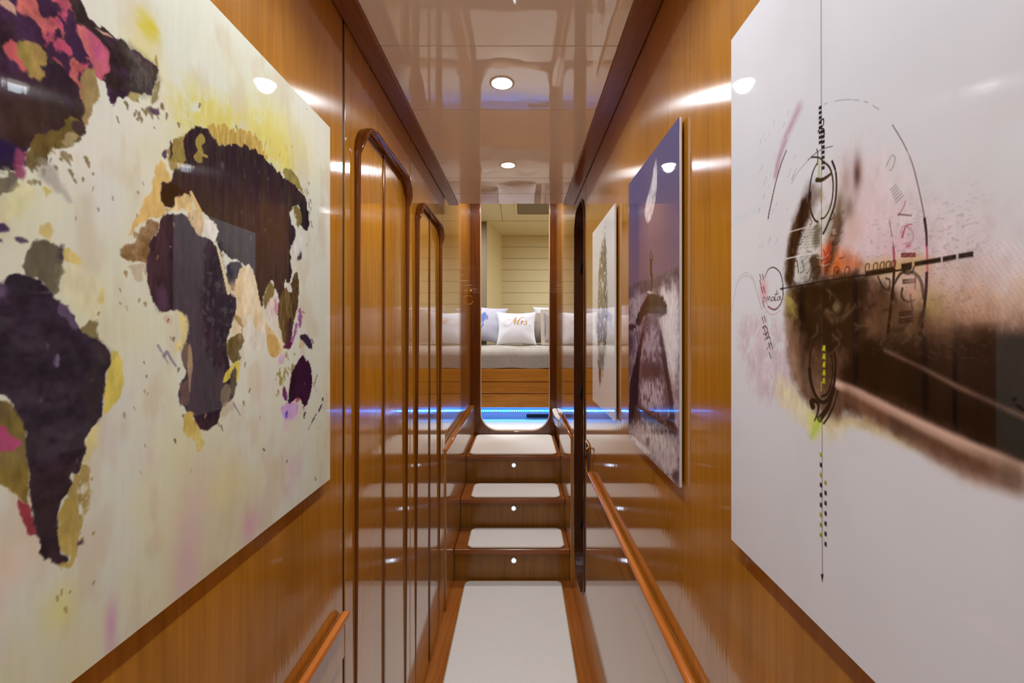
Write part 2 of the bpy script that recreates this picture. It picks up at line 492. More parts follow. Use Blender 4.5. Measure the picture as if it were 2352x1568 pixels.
# ceiling: lacquered panels
bm = B()
ys = [-1.3, -.55, .07, .66, 1.012, 1.306, 1.606, 1.9, 2.118, 2.29]
for a, b in zip(ys, ys[1:]):
    box(bm, -.3255, .2275, a+.0012, b-.0012, ZC-.006 if a < 1.6 else ZC-.003, ZC+.02, .0012)
struct('ceiling', bm, M['ceiling'])
bm = B(); box(bm, XL, XR+.05, -1.3, 2.285, ZC+.02, ZC+.06); box(bm, XL, XR+.05, 2.27, 2.288, ZC+.02, 1.13)
struct('ceiling_backing', bm, M['dark'])
bm = B(); box(bm, XL+.001, -.3258, -1.3, 2.29, ZC-.012, ZC+.02, .002); struct('trim_1', bm, M['wood_trim'])
bm = B(); box(bm, .2278, XR-.001, -1.3, 2.29, ZC-.012, ZC+.02, .002); struct('trim_2', bm, M['wood_trim'])
bm = B(); box(bm, XL-.1, XR+.1, 2.285, YE, 1.11, 1.16); struct('ceiling_stair', bm, M['ceiling'])
# end wall with the tall doorway into the cabin (rounded lower corners)
hole = rr(-.322, .238, -.816, 1.06, (.145, .03, .03, .145), 14)
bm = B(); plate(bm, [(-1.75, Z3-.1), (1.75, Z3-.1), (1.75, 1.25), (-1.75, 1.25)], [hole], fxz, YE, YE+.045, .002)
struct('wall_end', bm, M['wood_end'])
bm = B(); plate(bm, rr(-.3235, .2395, -.8175, 1.0615, (.1465, .0315, .0315, .1465), 14), [rr(-.317, .233, -.811, 1.055, (.14, .025, .025, .14), 14)], fxz, YE+.004, YE+.041)
struct('trim_3', bm, M['trim_pale'])

# ================================================================== cabin behind the doorway
bm = B(); box(bm, -1.75, 1.75, YE+.045, 5.54, Z3-.06, Z3); struct('floor_cabin', bm, M['carpet'])
bm = B(); box(bm, -1.8, -1.75, YE, 5.54, Z3, 1.25); struct('wall_cabin_left', bm, M['cream_panel'])
bm = B(); box(bm, 1.75, 1.8, YE, 5.54, Z3, 1.25); struct('wall_cabin_right', bm, M['cream_panel'])
bm = B()
xs_ = [-1.75, -.9, -.19, .75, 1.75]
for a, b in zip(xs_, xs_[1:]): box(bm, a+.002, b-.002, YE+.045, 4.718, 1.18, 1.21, .002)
struct('ceiling_cabin', bm, M['cream_panel'])
bm = B(); box(bm, -1.75, 1.75, 4.72, 5.54, 1.174, 1.24); box(bm, -1.75, 1.75, YE, 4.75, 1.21, 1.25); struct('ceiling_niche', bm, M['cream_panel'])
# niche around the bed head: taupe front panel, splayed side, horizontal boards
bm = B(); box(bm, -1.75, -.366, 4.725, 4.78, -.2, 1.18); struct('wall_niche_front', bm, M['taupe'])
bm = B(); plate(bm, [(-.364, 4.722), (-.228, 5.44), (-.30, 5.44), (-.43, 4.782), (-.366, 4.782)], [], fxy, -.3, 1.175); struct('wall_niche_side', bm, M['cream_panel'])
bm = B()
zz = 1.078
k = 0
edges = [1.174] + [1.034-.143*k for k in range(0, 11)]
for a, b in zip(edges, edges[1:]): box(bm, -.230, 1.75, 5.44, 5.47, b+.0015, a-.0015, .003)
box(bm, -1.75, -.2335, 5.44, 5.47, -.6, 1.174, .002)
struct('wall_back', bm, M['cream_panel'])
bm = B(); box(bm, -1.75, 1.75, 5.47, 5.54, Z3, 1.2); struct('wall_back_core', bm, M['taupe'])
# ceiling hatch
t = thing('ceiling_hatch', 'cream framed hatch with a darker inset panel in the cabin ceiling', 'ceiling hatch', (.3, 4.16, 1.16))
bm = B(); plate(bm, rr(-.055, .66, 3.9, 4.43, .03), [rr(-.03, .635, 3.925, 4.40, .02)], fxy, 1.163, 1.18, .003); obj('frame', bm, M['cream_panel'], t)
bm = B(); plate(bm, rr(-.029, .634, 3.926, 4.399, .02), [], fxy, 1.173, 1.1795); obj('inset_panel', bm, M['taupe'], t)

# bed ------------------------------------------------------------
bed = thing('bed', 'built-in wooden bed under a woven taupe coverlet, beyond the doorway', 'bed', (0, 4.5, Z3))
bm = B(); box(bm, -1.7, 1.7, 4.02, 5.42, -.715, -.36, .002); obj('bed_base', bm, M['wood_bed'], bed)
bm = B()
prof = [(4.0, -.475), (4.0, -.375), (4.004, -.364), (4.012, -.358), (4.03, -.356), (4.03, -.475)]
plate(bm, prof, [], lambda p, d: Vector((d, p[0], p[1])), -1.7, 1.7); obj('top_rail', bm, M['wood_bed'], bed)
bm = B(); box(bm, -1.7, 1.7, 4.002, 4.022, -.585, -.482, .004); obj('drawer_front', bm, M['wood_bed'], bed)
bm = B(); box(bm, -1.7, 1.7, 4.002, 4.022, -.714, -.592, .004); obj('drawer_front', bm, M['wood_bed'], bed)
bm = B(); box(bm, -1.7, 1.7, 4.135, 4.155, Z3, -.714); obj('toe_kick', bm, M['toe'], bed)
vent = B(); box(vent, .06, .32, 4.129, 4.136, -.835, -.80, .001)
for k in range(3): box(vent, .065, .315, 4.125, 4.131, -.831+k*.011, -.827+k*.011)
obj('vent_grille', vent, M['dark'], bed)
bm = B(); box(bm, -.82, .82, 4.127, 4.135, -.777, -.759, .001); tape = obj('led_strip', bm, M['led_tape'], bed)
dm = None
for k in range(76):
    x = -.79+k*.021
    if dm is None:
        bm = B(); box(bm, x-.0035, x+.0035, 4.122, 4.127, -.7715, -.7645, .001); o = obj('led_diode', bm, M['led'], tape); dm = o
    else:
        o = dm.copy(); C.objects.link(o); o.parent = tape; o.location = (x+.79, 0, 0)
bm = B(); box(bm, -1.69, 1.69, 4.03, 5.42, -.355, -.18, .03, 4); obj('mattress', bm, M['white_pillow'], bed, True)
# coverlet: rounded front roll, slight waviness
bm = B(); prof = []
for k in range(13):
    a = PI+PI*.5*k/12
    prof.append((4.075+.075*math.cos(a), -.245-.075*math.sin(a)))
prof = [(4.022, -.357), (4.006, -.352)]+prof+[(4.20, -.166), (4.35, -.162), (4.60, -.160), (5.42, -.160)]
nx = 60; rows = []
for (y, z) in prof:
    rows.append([bm.verts.new((-1.69+3.38*i/nx, y+.004*math.sin(i*1.7+z*9), z+.004*math.sin(i*.9+y*5))) for i in range(nx+1)])
for A, Bq in zip(rows, rows[1:]):
    for i in range(nx): bm.faces.new((A[i], A[i+1], Bq[i+1], Bq[i]))
obj('coverlet', bm, M['quilt'], bed, True)

# pillows --------------------------------------------------------
def pillow_surf(w, h, t, u, v, seed, pinch=.11):
    x = u*w/2*(1-pinch*(1-v*v)); z = v*h/2*(1-pinch*(1-u*u))
    th = t/2*max(0, (1-u*u)*(1-v*v))**.42
    ang = math.atan2(v, u); r = math.hypot(u, v)
    th *= 1+.07*math.sin(7*ang+seed)*min(1, r)*r
    return x, th, z

def pillow(w, h, t, mat, loc, tilt, turn, label, roll=0.0, seed=0.0, n=26, flange=None, group='pillows along the head of the bed'):
    o = thing('pillow', label, 'pillow', loc, group)
    bm = B(); front = {}; back = {}
    for i in range(n+1):
        for j in range(n+1):
            u, v = -1+2*i/n, -1+2*j/n
            u = math.sin(u*PI/2); v = math.sin(v*PI/2)
            x, th, z = pillow_surf(w, h, t, u, v, seed)
            front[i, j] = bm.verts.new((x, -th, z+h/2))
            back[i, j] = front[i, j] if (i in (0, n) or j in (0, n)) else bm.verts.new((x, th, z+h/2))
    for i in range(n):
        for j in range(n):
            bm.faces.new((front[i, j], front[i+1, j], front[i+1, j+1], front[i, j+1]))
            q = (back[i, j], back[i, j+1], back[i+1, j+1], back[i+1, j])
            if len(set(q)) == 4:
                try: bm.faces.new(q)
                except ValueError: pass
    me = bpy.data.meshes.new('cushion'); bmesh.ops.recalc_face_normals(bm, faces=bm.faces[:])
    for f in bm.faces: f.smooth = True
    bm.to_mesh(me); bm.free(); me.materials.append(mat)
    c = bpy.data.objects.new('cushion', me); C.objects.link(c); c.parent = o
    if flange:
        bm = B()
        for s in (-1, 1):
            pass
        outer = rr(-w/2-.03, w/2+.03, -.025, h+.03, .015); inner = rr(-w/2+.012, w/2-.012, .012, h-.012, .01)
        plate(bm, outer, [inner], fxz, -.006, .006, .002)
        f = obj('border', bm, flange, None); f.location = (0, 0, 0)
        me = f.data
        me.transform(Matrix.Translation((0, 0, -.0)))
        lo = min(v.co.z for v in me.vertices); me.transform(Matrix.Translation((0, 0, -.025-lo)))
        f.parent = o
    o.rotation_euler = (-tilt, roll, turn)
    return o, c

def on_pillow(o, w, h, t, seed, strokes, mat, name):
    """raised stitching following the pillow front; strokes = list of (points, widths) in -1..1"""
    bm = B()
    for pts, wid in strokes:
        q = []; N = len(pts)
        for i in range(N-1):
            p0, p1, p2, p3 = pts[max(i-1, 0)], pts[i], pts[i+1], pts[min(i+2, N-1)]
            for k in range(5):
                s = k/5
                q.append((*[.5*(2*p1[j]+(p2[j]-p0[j])*s+(2*p0[j]-5*p1[j]+4*p2[j]-p3[j])*s*s+(3*p1[j]-p0[j]-3*p2[j]+p3[j])*s**3) for j in (0, 1)], wid[i]*(1-s)+wid[i+1]*s))
        q.append((*pts[-1], wid[-1]))
        prev = None
        for i in range(len(q)):
            a = q[max(i-1, 0)]; b = q[min(i+1, len(q)-1)]
            dx, dy = b[0]-a[0], b[1]-a[1]; l = math.hypot(dx, dy)+1e-9
            nx_, ny_ = -dy/l, dx/l; pr = []
            for s in (-1, 1):
                u, v = q[i][0]+s*nx_*q[i][2]/2, q[i][1]+s*ny_*q[i][2]/2
                x, th, z = pillow_surf(w, h, t, u, v, seed)
                pr.append(bm.verts.new((x, -th-.0022, z+h/2)))
            if prev: bm.faces.new((prev[0], prev[1], pr[1], pr[0]))
            prev = pr
    me = bpy.data.meshes.new(name); bm.to_mesh(me); bm.free(); me.materials.append(mat)
    c = bpy.data.objects.new(name, me); C.objects.link(c); c.parent = o
    return c

# white pillow with the gold script
pw, ph, pt = .405, .345, .15
o, cush = pillow(pw, ph, pt, M['white_pillow'], (-.038, 4.39, -.155), .22, .02, 'white square pillow with gold script lettering, standing in front of the others', seed=1.0)
def Q(x, y):   # from the enlarged view of the pillow to -1..1
    return ((x-1180)/560, (860-y)/520)
S = []
S.append(([Q(810, 700), Q(780, 760), Q(850, 830), Q(960, 800), Q(1040, 720), Q(1110, 600), Q(1160, 530), Q(1190, 515)], [.010, .010, .012, .012, .016, .018, .02, .018]))
S.append(([Q(1185, 515), Q(1150, 560), Q(1135, 640), Q(1125, 700), Q(1110, 770)], [.02, .075, .085, .06, .03]))
S.append(([Q(1110, 775), Q(1170, 690), Q(1240, 610), Q(1310, 545), Q(1380, 520), Q(1440, 520)], [.014, .016, .022, .03, .02, .008]))
S.append(([Q(1300, 550), Q(1250, 630), Q(1215, 720), Q(1205, 770), Q(1240, 785), Q(1290, 730)], [.03, .065, .07, .05, .02, .012]))
S.append(([Q(1290, 730), Q(1340, 650), Q(1355, 670), Q(1335, 740), Q(1325, 785)], [.012, .03, .05, .05, .04]))
S.append(([Q(1330, 740), Q(1365, 670), Q(1390, 655), Q(1400, 675)], [.014, .025, .035, .04]))
S.append(([Q(1390, 770), Q(1440, 710), Q(1480, 640), Q(1480, 690), Q(1500, 730), Q(1480, 775), Q(1430, 785), Q(1410, 765)], [.012, .016, .025, .04, .045, .04, .03, .03]))
S.append(([Q(1575, 785), Q(1590, 800), Q(1600, 812)], [.02, .042, .02]))
S.append(([Q(820, 680), Q(870, 610), Q(960, 590), Q(1010, 630)], [.006, .008, .008, .006]))
on_pillow(o, pw, ph, pt, 1.0, S, M['gold_thread'], 'gold_lettering')
# striped pillow at the left with a blue embroidered motif
o, cush = pillow(.46, .40, .15, M['striped'], (-.40, 4.56, -.136), .25, -.10, 'blue-grey striped pillow with an embroidered blue motif, left of the lettered pillow', roll=.10, seed=2.2)
MO = []
for k in range(7):
    v = .62-.085*k; a = .17*math.sin(PI*(k+1)/8)
    MO.append(([(-.05-a, v-.03), (-.05, v), (-.05+a, v+.02)], [.05, .07, .05]))
MO.append(([(-.08, .05), (-.02, -.1), (-.10, -.3), (-.16, -.42), (-.08, -.5)], [.05, .06, .05, .05, .02]))
MO.append(([(.10, .45), (.16, .36), (.14, .2)], [.05, .06, .03]))
on_pillow(o, .46, .40, .15, 2.2, MO, M['blue_thread'], 'blue_embroidery')
pillow(.42, .36, .14, M['ribbed'], (.235, 4.62, -.155), .22, .06, 'taupe ribbed pillow half hidden behind the right edge of the lettered pillow', seed=3.1)
pillow(.40, .315, .13, M['grey_pillow'], (.44, 4.42, -.130), .2, .05, 'grey linen pillow with a pale wide border, at the right of the doorway view', seed=4.0, flange=M['flange'])
pillow(.62, .41, .15, M['white_pillow'], (.46, 4.80, -.135), .2, .0, 'plain white pillow at the back, its top corner rising above the taupe pillow', roll=-.03, seed=5.0)
pillow(.40, .32, .14, M['white_pillow'], (-.60, 4.36, -.155), .22, -.05, 'plain white pillow at far left, only its edge beside the striped pillow', seed=6.0)

# ================================================================== stairs
st = thing('staircase', 'short flight of varnished cherry steps climbing to the cabin doorway', 'stairs', (-.04, 2.7, ZF))
xl, xr = -.3665, .2735
T = [(2.41, -1.217, 2.66+.02), (2.66, -1.034, 2.94+.02)]
for (yf, zt, yb) in T:
    bm = B(); box(bm, xl, xr, yf, yb, zt-.028, zt, .004)
    for xe in (-.322, .262): box(bm, xe-.0008, xe+.0008, yf+.004, yb, zt-.001, zt+.0004)
    obj('tread', bm, M['wood_stair'], st)
bm = B(); box(bm, xl, xr, 2.94, YE, Z3-.028, Z3, .004)
for xe in (-.352, .262): box(bm, xe-.0008, xe+.0008, 2.944, YE, Z3-.001, Z3+.0004)
obj('landing', bm, M['wood_stair'], st)
for (yr, z0, z1) in ((2.43, ZF, -1.245), (2.68, -1.217, -1.062), (2.96, -1.034, Z3-.028)):
    bm = B(); box(bm, xl, xr, yr, yr+.018, z0, z1, .001); obj('riser', bm, M['wood_riser'], st)
# low side panels either side of the steps with a cap bead
bm = B(); box(bm, -.4012, -.368, 2.166, YE-.001, ZF, -.605, .003); obj('side_panel', bm, M['wood_wall'], st)
bm = B(); tube(bm, [(-.370, 2.168, -.603), (-.370, 3.22, -.603)], .007, 10); obj('cap_bead', bm, M['wood_rail'], st)
bm = B(); box(bm, .274, .2872, 2.368, 3.044, ZF, -.592, .003); obj('side_panel', bm, M['wood_wall'], st)
bm = B(); tube(bm, [(.278, 2.366, -.588), (.278, 3.02, -.588)], .007, 10); obj('cap_bead', bm, M['wood_rail'], st)
bm = B(); lathe(bm, [(.002, .0), (.009, .002), (.011, .010), (.009, .018), (.002, .02)], (.276, 3.02, -.588), 'y', 16); obj('cap_finial', bm, M['chrome'], st, True)

# carpet mats ----------------------------------------------------
def mat(name, label, x0, x1, y0, y1, z, r, th=.011, group=None, cat='stair mat'):
    t = thing(name, label, cat, ((x0+x1)/2, (y0+y1)/2, z), group)
    bm = B(); plate(bm, rr(x0+.004, x1-.004, y0+.004, y1-.004, r), [], fxy, z, z+th, .003); obj('pile', bm, M['carpet'], t)
    bm = B(); q = rr(x0+.004, x1-.004, y0+.004, y1-.004, r); tube(bm, [(a, b, z+th*.55) for a, b in q], th*.45, 8, closed=True); obj('bound_edge', bm, M['binding'], t, True)
    return t
mat('stair_mat', 'cream carpet mat on the landing before the cabin doorway, topmost of the three', -.346, .249, 2.947, 3.485, Z3, .035, .013, 'cream mats on the steps')
mat('stair_mat', 'narrow cream carpet mat on the middle step', -.305, .248, 2.668, 2.905, -1.034, .035, .011, 'cream mats on the steps')
mat('stair_mat', 'cream carpet mat on the lowest step, just above the runner', -.297, .248, 2.418, 2.655, -1.217, .035, .011, 'cream mats on the steps')
mat('runner', 'long cream carpet runner along the corridor floor', -.306, .228, -1.15, 2.415, ZF, .03, .01, cat='rug')

# step lights ----------------------------------------------------
def step_light(loc, label):
    x, y, z = loc
    t = thing('step_light', label, 'step light', (x, y, z), 'step lights in the risers')
    bm = B(); lathe(bm, [(.0195, 0), (.0195, -.003), (.017, -.0055), (.0115, -.0055), (.0105, -.002)], loc, 'y', 28); obj('bezel', bm, M['chrome'], t, True)
    bm = B(); lathe(bm, [(.0095, -.0015), (.0085, -.0045), (.005, -.006), (.001, -.0065)], loc, 'y', 24); obj('lens', bm, M['step_lamp'], t, True)
    return t
s0 = step_light((-.044, 2.96, -.919), 'round blue-white light in the top riser, below the landing mat')
dup(s0, (-.0405, 2.68, -1.097), 'round blue-white light in the middle riser')
dup(s0, (-.036, 2.43, -1.285), 'round blue-white light in the lowest riser, just above the runner')

# downlights -----------------------------------------------------
def downlight(loc, label):
    x, y, z = loc
    t = thing('downlight', label, 'downlight', loc, 'downlights along the corridor ceiling')
    bm = B(); lathe(bm, [(.0335, 0), (.0335, -.0012), (.032, -.0022), (.0275, -.0022), (.0265, -.001)], loc, 'z', 40); obj('bezel', bm, M['white_edge'], t, True)
    bm = B(); lathe(bm, [(.0265, -.0008), (.025, -.0026), (.001, -.0034)], loc, 'z', 32); obj('lens', bm, M['lamp'], t, True)
    return t
d0 = downlight((-.049, 1.163, ZC-.006), 'round recessed ceiling downlight nearer the camera, larger of the two in view')
dup(d0, (-.049, 1.75, ZC-.003), 'round recessed ceiling downlight farther off, nearer the stairs')
for y in (.576, -.01, -.6): 
    dup(d0, (-.049, y, ZC-.006), 'round recessed ceiling downlight overhead behind the view')
EN = 12
def spot(loc, e, size=156, col=(.90, .985, 1.09), blend=.55, rad=.02):
    l = bpy.data.lights.new('downlight_beam', 'SPOT'); l.energy = e; l.color = col
    l.spot_size = math.radians(size); l.spot_blend = blend; l.shadow_soft_size = rad
    o = bpy.data.objects.new('downlight_beam', l); C.objects.link(o); o.location = loc
    return o
for y in (1.75, 1.163, .576, -.01, -.6):
    spot((-.049, y, ZC-.0115), EN); spot((-.049, y, ZC-.012), 9, 75, blend=.8)
def area(loc, rot, e, sx, sy, col, name='cabin_light'):
    l = bpy.data.lights.new(name, 'AREA'); l.energy = e; l.color = col; l.shape = 'RECTANGLE'; l.size = sx; l.size_y = sy
    o = bpy.data.objects.new(name, l); C.objects.link(o); o.location = loc; o.rotation_euler = rot
    return o
area((-.8, 4.1, 1.15), (0, 0, 0), 21, .5, .4, (.94, .98, 1.05)); area((1.15, 4.1, 1.15), (0, 0, 0), 21, .5, .4, (.94, .98, 1.05))
area((-.05, 3.05, 1.10), (0, 0, 0), 12, .12, .12, (.95, .98, 1.05), 'stair_light')
area((-.04, 4.105, -.722), (.55, 0, 0), .8, 1.7, .012, (.01, .15, 1.0), 'led_glow')

# ================================================================== left wall: two built-in cabinets
def cabinet(label, y0, y1, a0, a1, mid, ztop, r):
    t = thing('cabinet', label, 'cabinet', (XL-.02, (y0+y1)/2, ZF))
    zb = ZF+.03
    ap = rr(a0, a1, zb, ztop, (r*.7, r, r, r*.7), 12)
    bm = B(); plate(bm, [(y0, ZF), (y1, ZF), (y1, ZC+.03), (y0, ZC+.03)], [ap], fyz, XL-.022, XL, .0018); obj('face_frame', bm, M['wood_wall'], t)
    bm = B(); plate(bm, [(a0+.0, zb), (a1, zb), (a1, ztop), (a0, ztop)], [], fyz, XL-.055, XL-.03); obj('carcass', bm, M['dark'], t)
    g = .0032; i = .0035
    def half(p, lo, hi):
        return [q for q in p if lo-1e-6 <= q[0] <= hi+1e-6]
    full = rr(a0+i, a1-i, zb+i, ztop-i, (r*.7, r-i, r-i, r*.7), 12)
    Lp = [q for q in full if q[0] < mid-g]; Rp = [q for q in full if q[0] > mid+g]
    Lq = [(mid-g, zb+i)]+[(mid-g, ztop-i)]+[q for q in Lp if True]
    # order: bottom-right, top-right, then the rounded left side
    top = [q for q in Lp if q[1] > 0]; bot = [q for q in Lp if q[1] <= 0]
    bm = B(); plate(bm, [(mid-g, zb+i), (mid-g, ztop-i)]+top+bot, [], fyz, XL-.024, XL-.002, .0012); obj('door', bm, M['wood_wall'], t)
    bot = [q for q in Rp if q[1] <= 0]; top = [q for q in Rp if q[1] > 0]
    bm = B(); plate(bm, [(mid+g, ztop-i), (mid+g, zb+i)]+bot+top, [], fyz, XL-.024, XL-.002, .0012); obj('door', bm, M['wood_wall'], t)
    bm = B(); box(bm, XL-.012, XL+.0022, mid-.007, mid+.007, zb+i, ztop-i, .002); obj('astragal', bm, M['wood_mould'], t)  # bead closing the seam; its dark tone also imitates the groove's shade
    # arched half-round moulding round the pair of doors
    bm = B(); q = rr(a0-.002, a1+.002, zb-.002, ztop+.002, (r*.7+.002, r+.002, r+.002, r*.7+.002), 12)
    def lip(b):
        k = min(1, max(0, (b-(ztop-.13))/.10)); k = k*k*(3-2*k); return .0015+.013*k
    rad = [lip(b) for a, b in q]
    tube(bm, [(XL-.002+lip(b), a, b) for a, b in q], rad, 12, closed=True, up=Vector((1, 0, 0)), r2=[.0018+.2*(lip(b)-.0015) for a, b in q]); obj('moulding', bm, M['wood_mould'], t, True)
    return t
cabinet('built-in cherry cabinet with arched pair of doors, nearer the world map picture', .931, 1.479, .992, 1.423, 1.20, .482, .082)
cabinet('built-in cherry cabinet with smaller arched pair of doors, nearer the stairs', 1.485, 2.09, 1.562, 2.01, 1.805, .468, .075)
bm = B(); box(bm, XL-.022, XL, 2.095, 2.165, ZF, ZC+.03, .0015); struct('wall_left_post', bm, M['wood_wall'])

bm = B(); box(bm, XL-.03, XL-.0018, .9212, .9308, ZF, ZC+.02); struct('seam_shade_1', bm, M['dark'])  # dark strips in the panel seams imitate the shade of open gaps
bm = B(); box(bm, XL-.03, XL-.0018, 1.4792, 1.4848, ZF, ZC+.02); struct('seam_shade_2', bm, M['dark'])
bm = B(); box(bm, XL-.03, XL-.0018, 2.0902, 2.0948, ZF, ZC+.02); struct('seam_shade_3', bm, M['dark'])
bm = B(); box(bm, XR+.0018, XR+.03, 1.8882, 1.8918, ZF, ZC+.02); struct('seam_shade_4', bm, M['dark'])  # same imitated gap shade in the right wall seam
# ================================================================== handrails
def handrail(label, side, y0, y1, z, backing=True, group='wooden handrails', r=.009):
    wall = XL if side < 0 else XR; s = -side
    t = thing('handrail', label, 'handrail', (wall, (y0+y1)/2, z), group)
    x = wall+s*.0115
    bm = B(); tube(bm, [(x, y0, z), (x, y1-.012, z), (x, y1-.005, z-.0015), (x, y1, z-.004)], [r, r, r*.86, r*.4], 14); obj('rail', bm, M['wood_rail'], t, True)
    bm = B(); xa, xb = sorted((wall, wall+s*.007)); box(bm, xa, xb, y0, y1-.002, z-.092, z, .002); obj('backing_board', bm, M['wood_wall'], t)
    return t
handrail('varnished wooden handrail low on the left wall under the world map picture', -1, -.5, .914, -.592)
handrail('varnished wooden handrail on the right wall running up to the brass handle', 1, -.5, 1.72, -.567)
# little carpeted ledge at the end of the landing
t = thing('corner_ledge', 'small wooden ledge with a cream carpet top, right of the cabin doorway', 'ledge', (.27, 3.34, -.66))
out = [(.288, 3.49), (.288, 3.05), (.283, 3.05), (.268, 3.10), (.255, 3.19), (.252, 3.30), (.252, 3.44), (.258, 3.47), (.272, 3.49)]
bm = B(); plate(bm, out, [], fxy, -.70, -.645, .003); obj('board', bm, M['wood_end'], t)
bm = B(); plate(bm, [(x+.001 if x < .28 else x-.001, y) for x, y in out], [], fxy, -.645, -.628, .004); obj('carpet_top', bm, M['carpet'], t)

# brass fittings -------------------------------------------------
t = thing('brass_latch', 'polished brass catch on the right wall above the handrail end', 'latch', (XR, 1.80, -.58))
bm = B(); plate(bm, rr(1.765, 1.87, -.585, -.468, .014), [], fyz, XR-.004, XR, .0015); obj('back_plate', bm, M['brass'], t)
bm = B(); plate(bm, rr(1.775, 1.86, -.575, -.478, .010), [], fyz, XR-.0048, XR-.0038); obj('dark_inset', bm, M['dark'], t)
path = [(XR-.003, 1.772, -.480), (XR-.010, 1.770, -.480), (XR-.015, 1.769, -.486), (XR-.016, 1.769, -.53), (XR-.015, 1.769, -.57), (XR-.010, 1.770, -.578), (XR-.003, 1.772, -.578)]
bm = B(); tube(bm, path, [.004, .004, .0045, .006, .0045, .004, .004], 10); obj('grip', bm, M['brass'], t, True)
t = thing('coat_hook', 'small brass latch on the left wall beside the doorway corner', 'latch', (-.402, 3.36, .22))
bm = B(); plate(bm, rr(3.335, 3.385, .19, .315, .008), [], fyz, -.402, -.398, .001); obj('plate', bm, M['brass'], t)
bm = B(); tube(bm, [(-.399, 3.36, .200), (-.380, 3.36, .200), (-.370, 3.36, .212), (-.370, 3.36, .245), (-.380, 3.36, .262), (-.399, 3.36, .262)], .006, 8)
obj('hook', bm, M['brass'], t, True); bm = B(); lathe(bm, [(.002, -.01), (.007, -.006), (.008, 0), (.007, .006), (.002, .01)], (-.382, 3.36, .300), 'z', 14); tube(bm, [(-.399, 3.36, .300), (-.382, 3.36, .300)], .004, 8)
obj('knob', bm, M['brass'], t, True)

# ================================================================== pictures
XLP, XRP = -.365, .274
def PL(px, py):
    y = -XLP*F/(VX-px); return (y, (VY-py)*y/F)
def PR(px, py):
    y = XRP*F/(px-VX); return (y, (VY-py)*y/F)

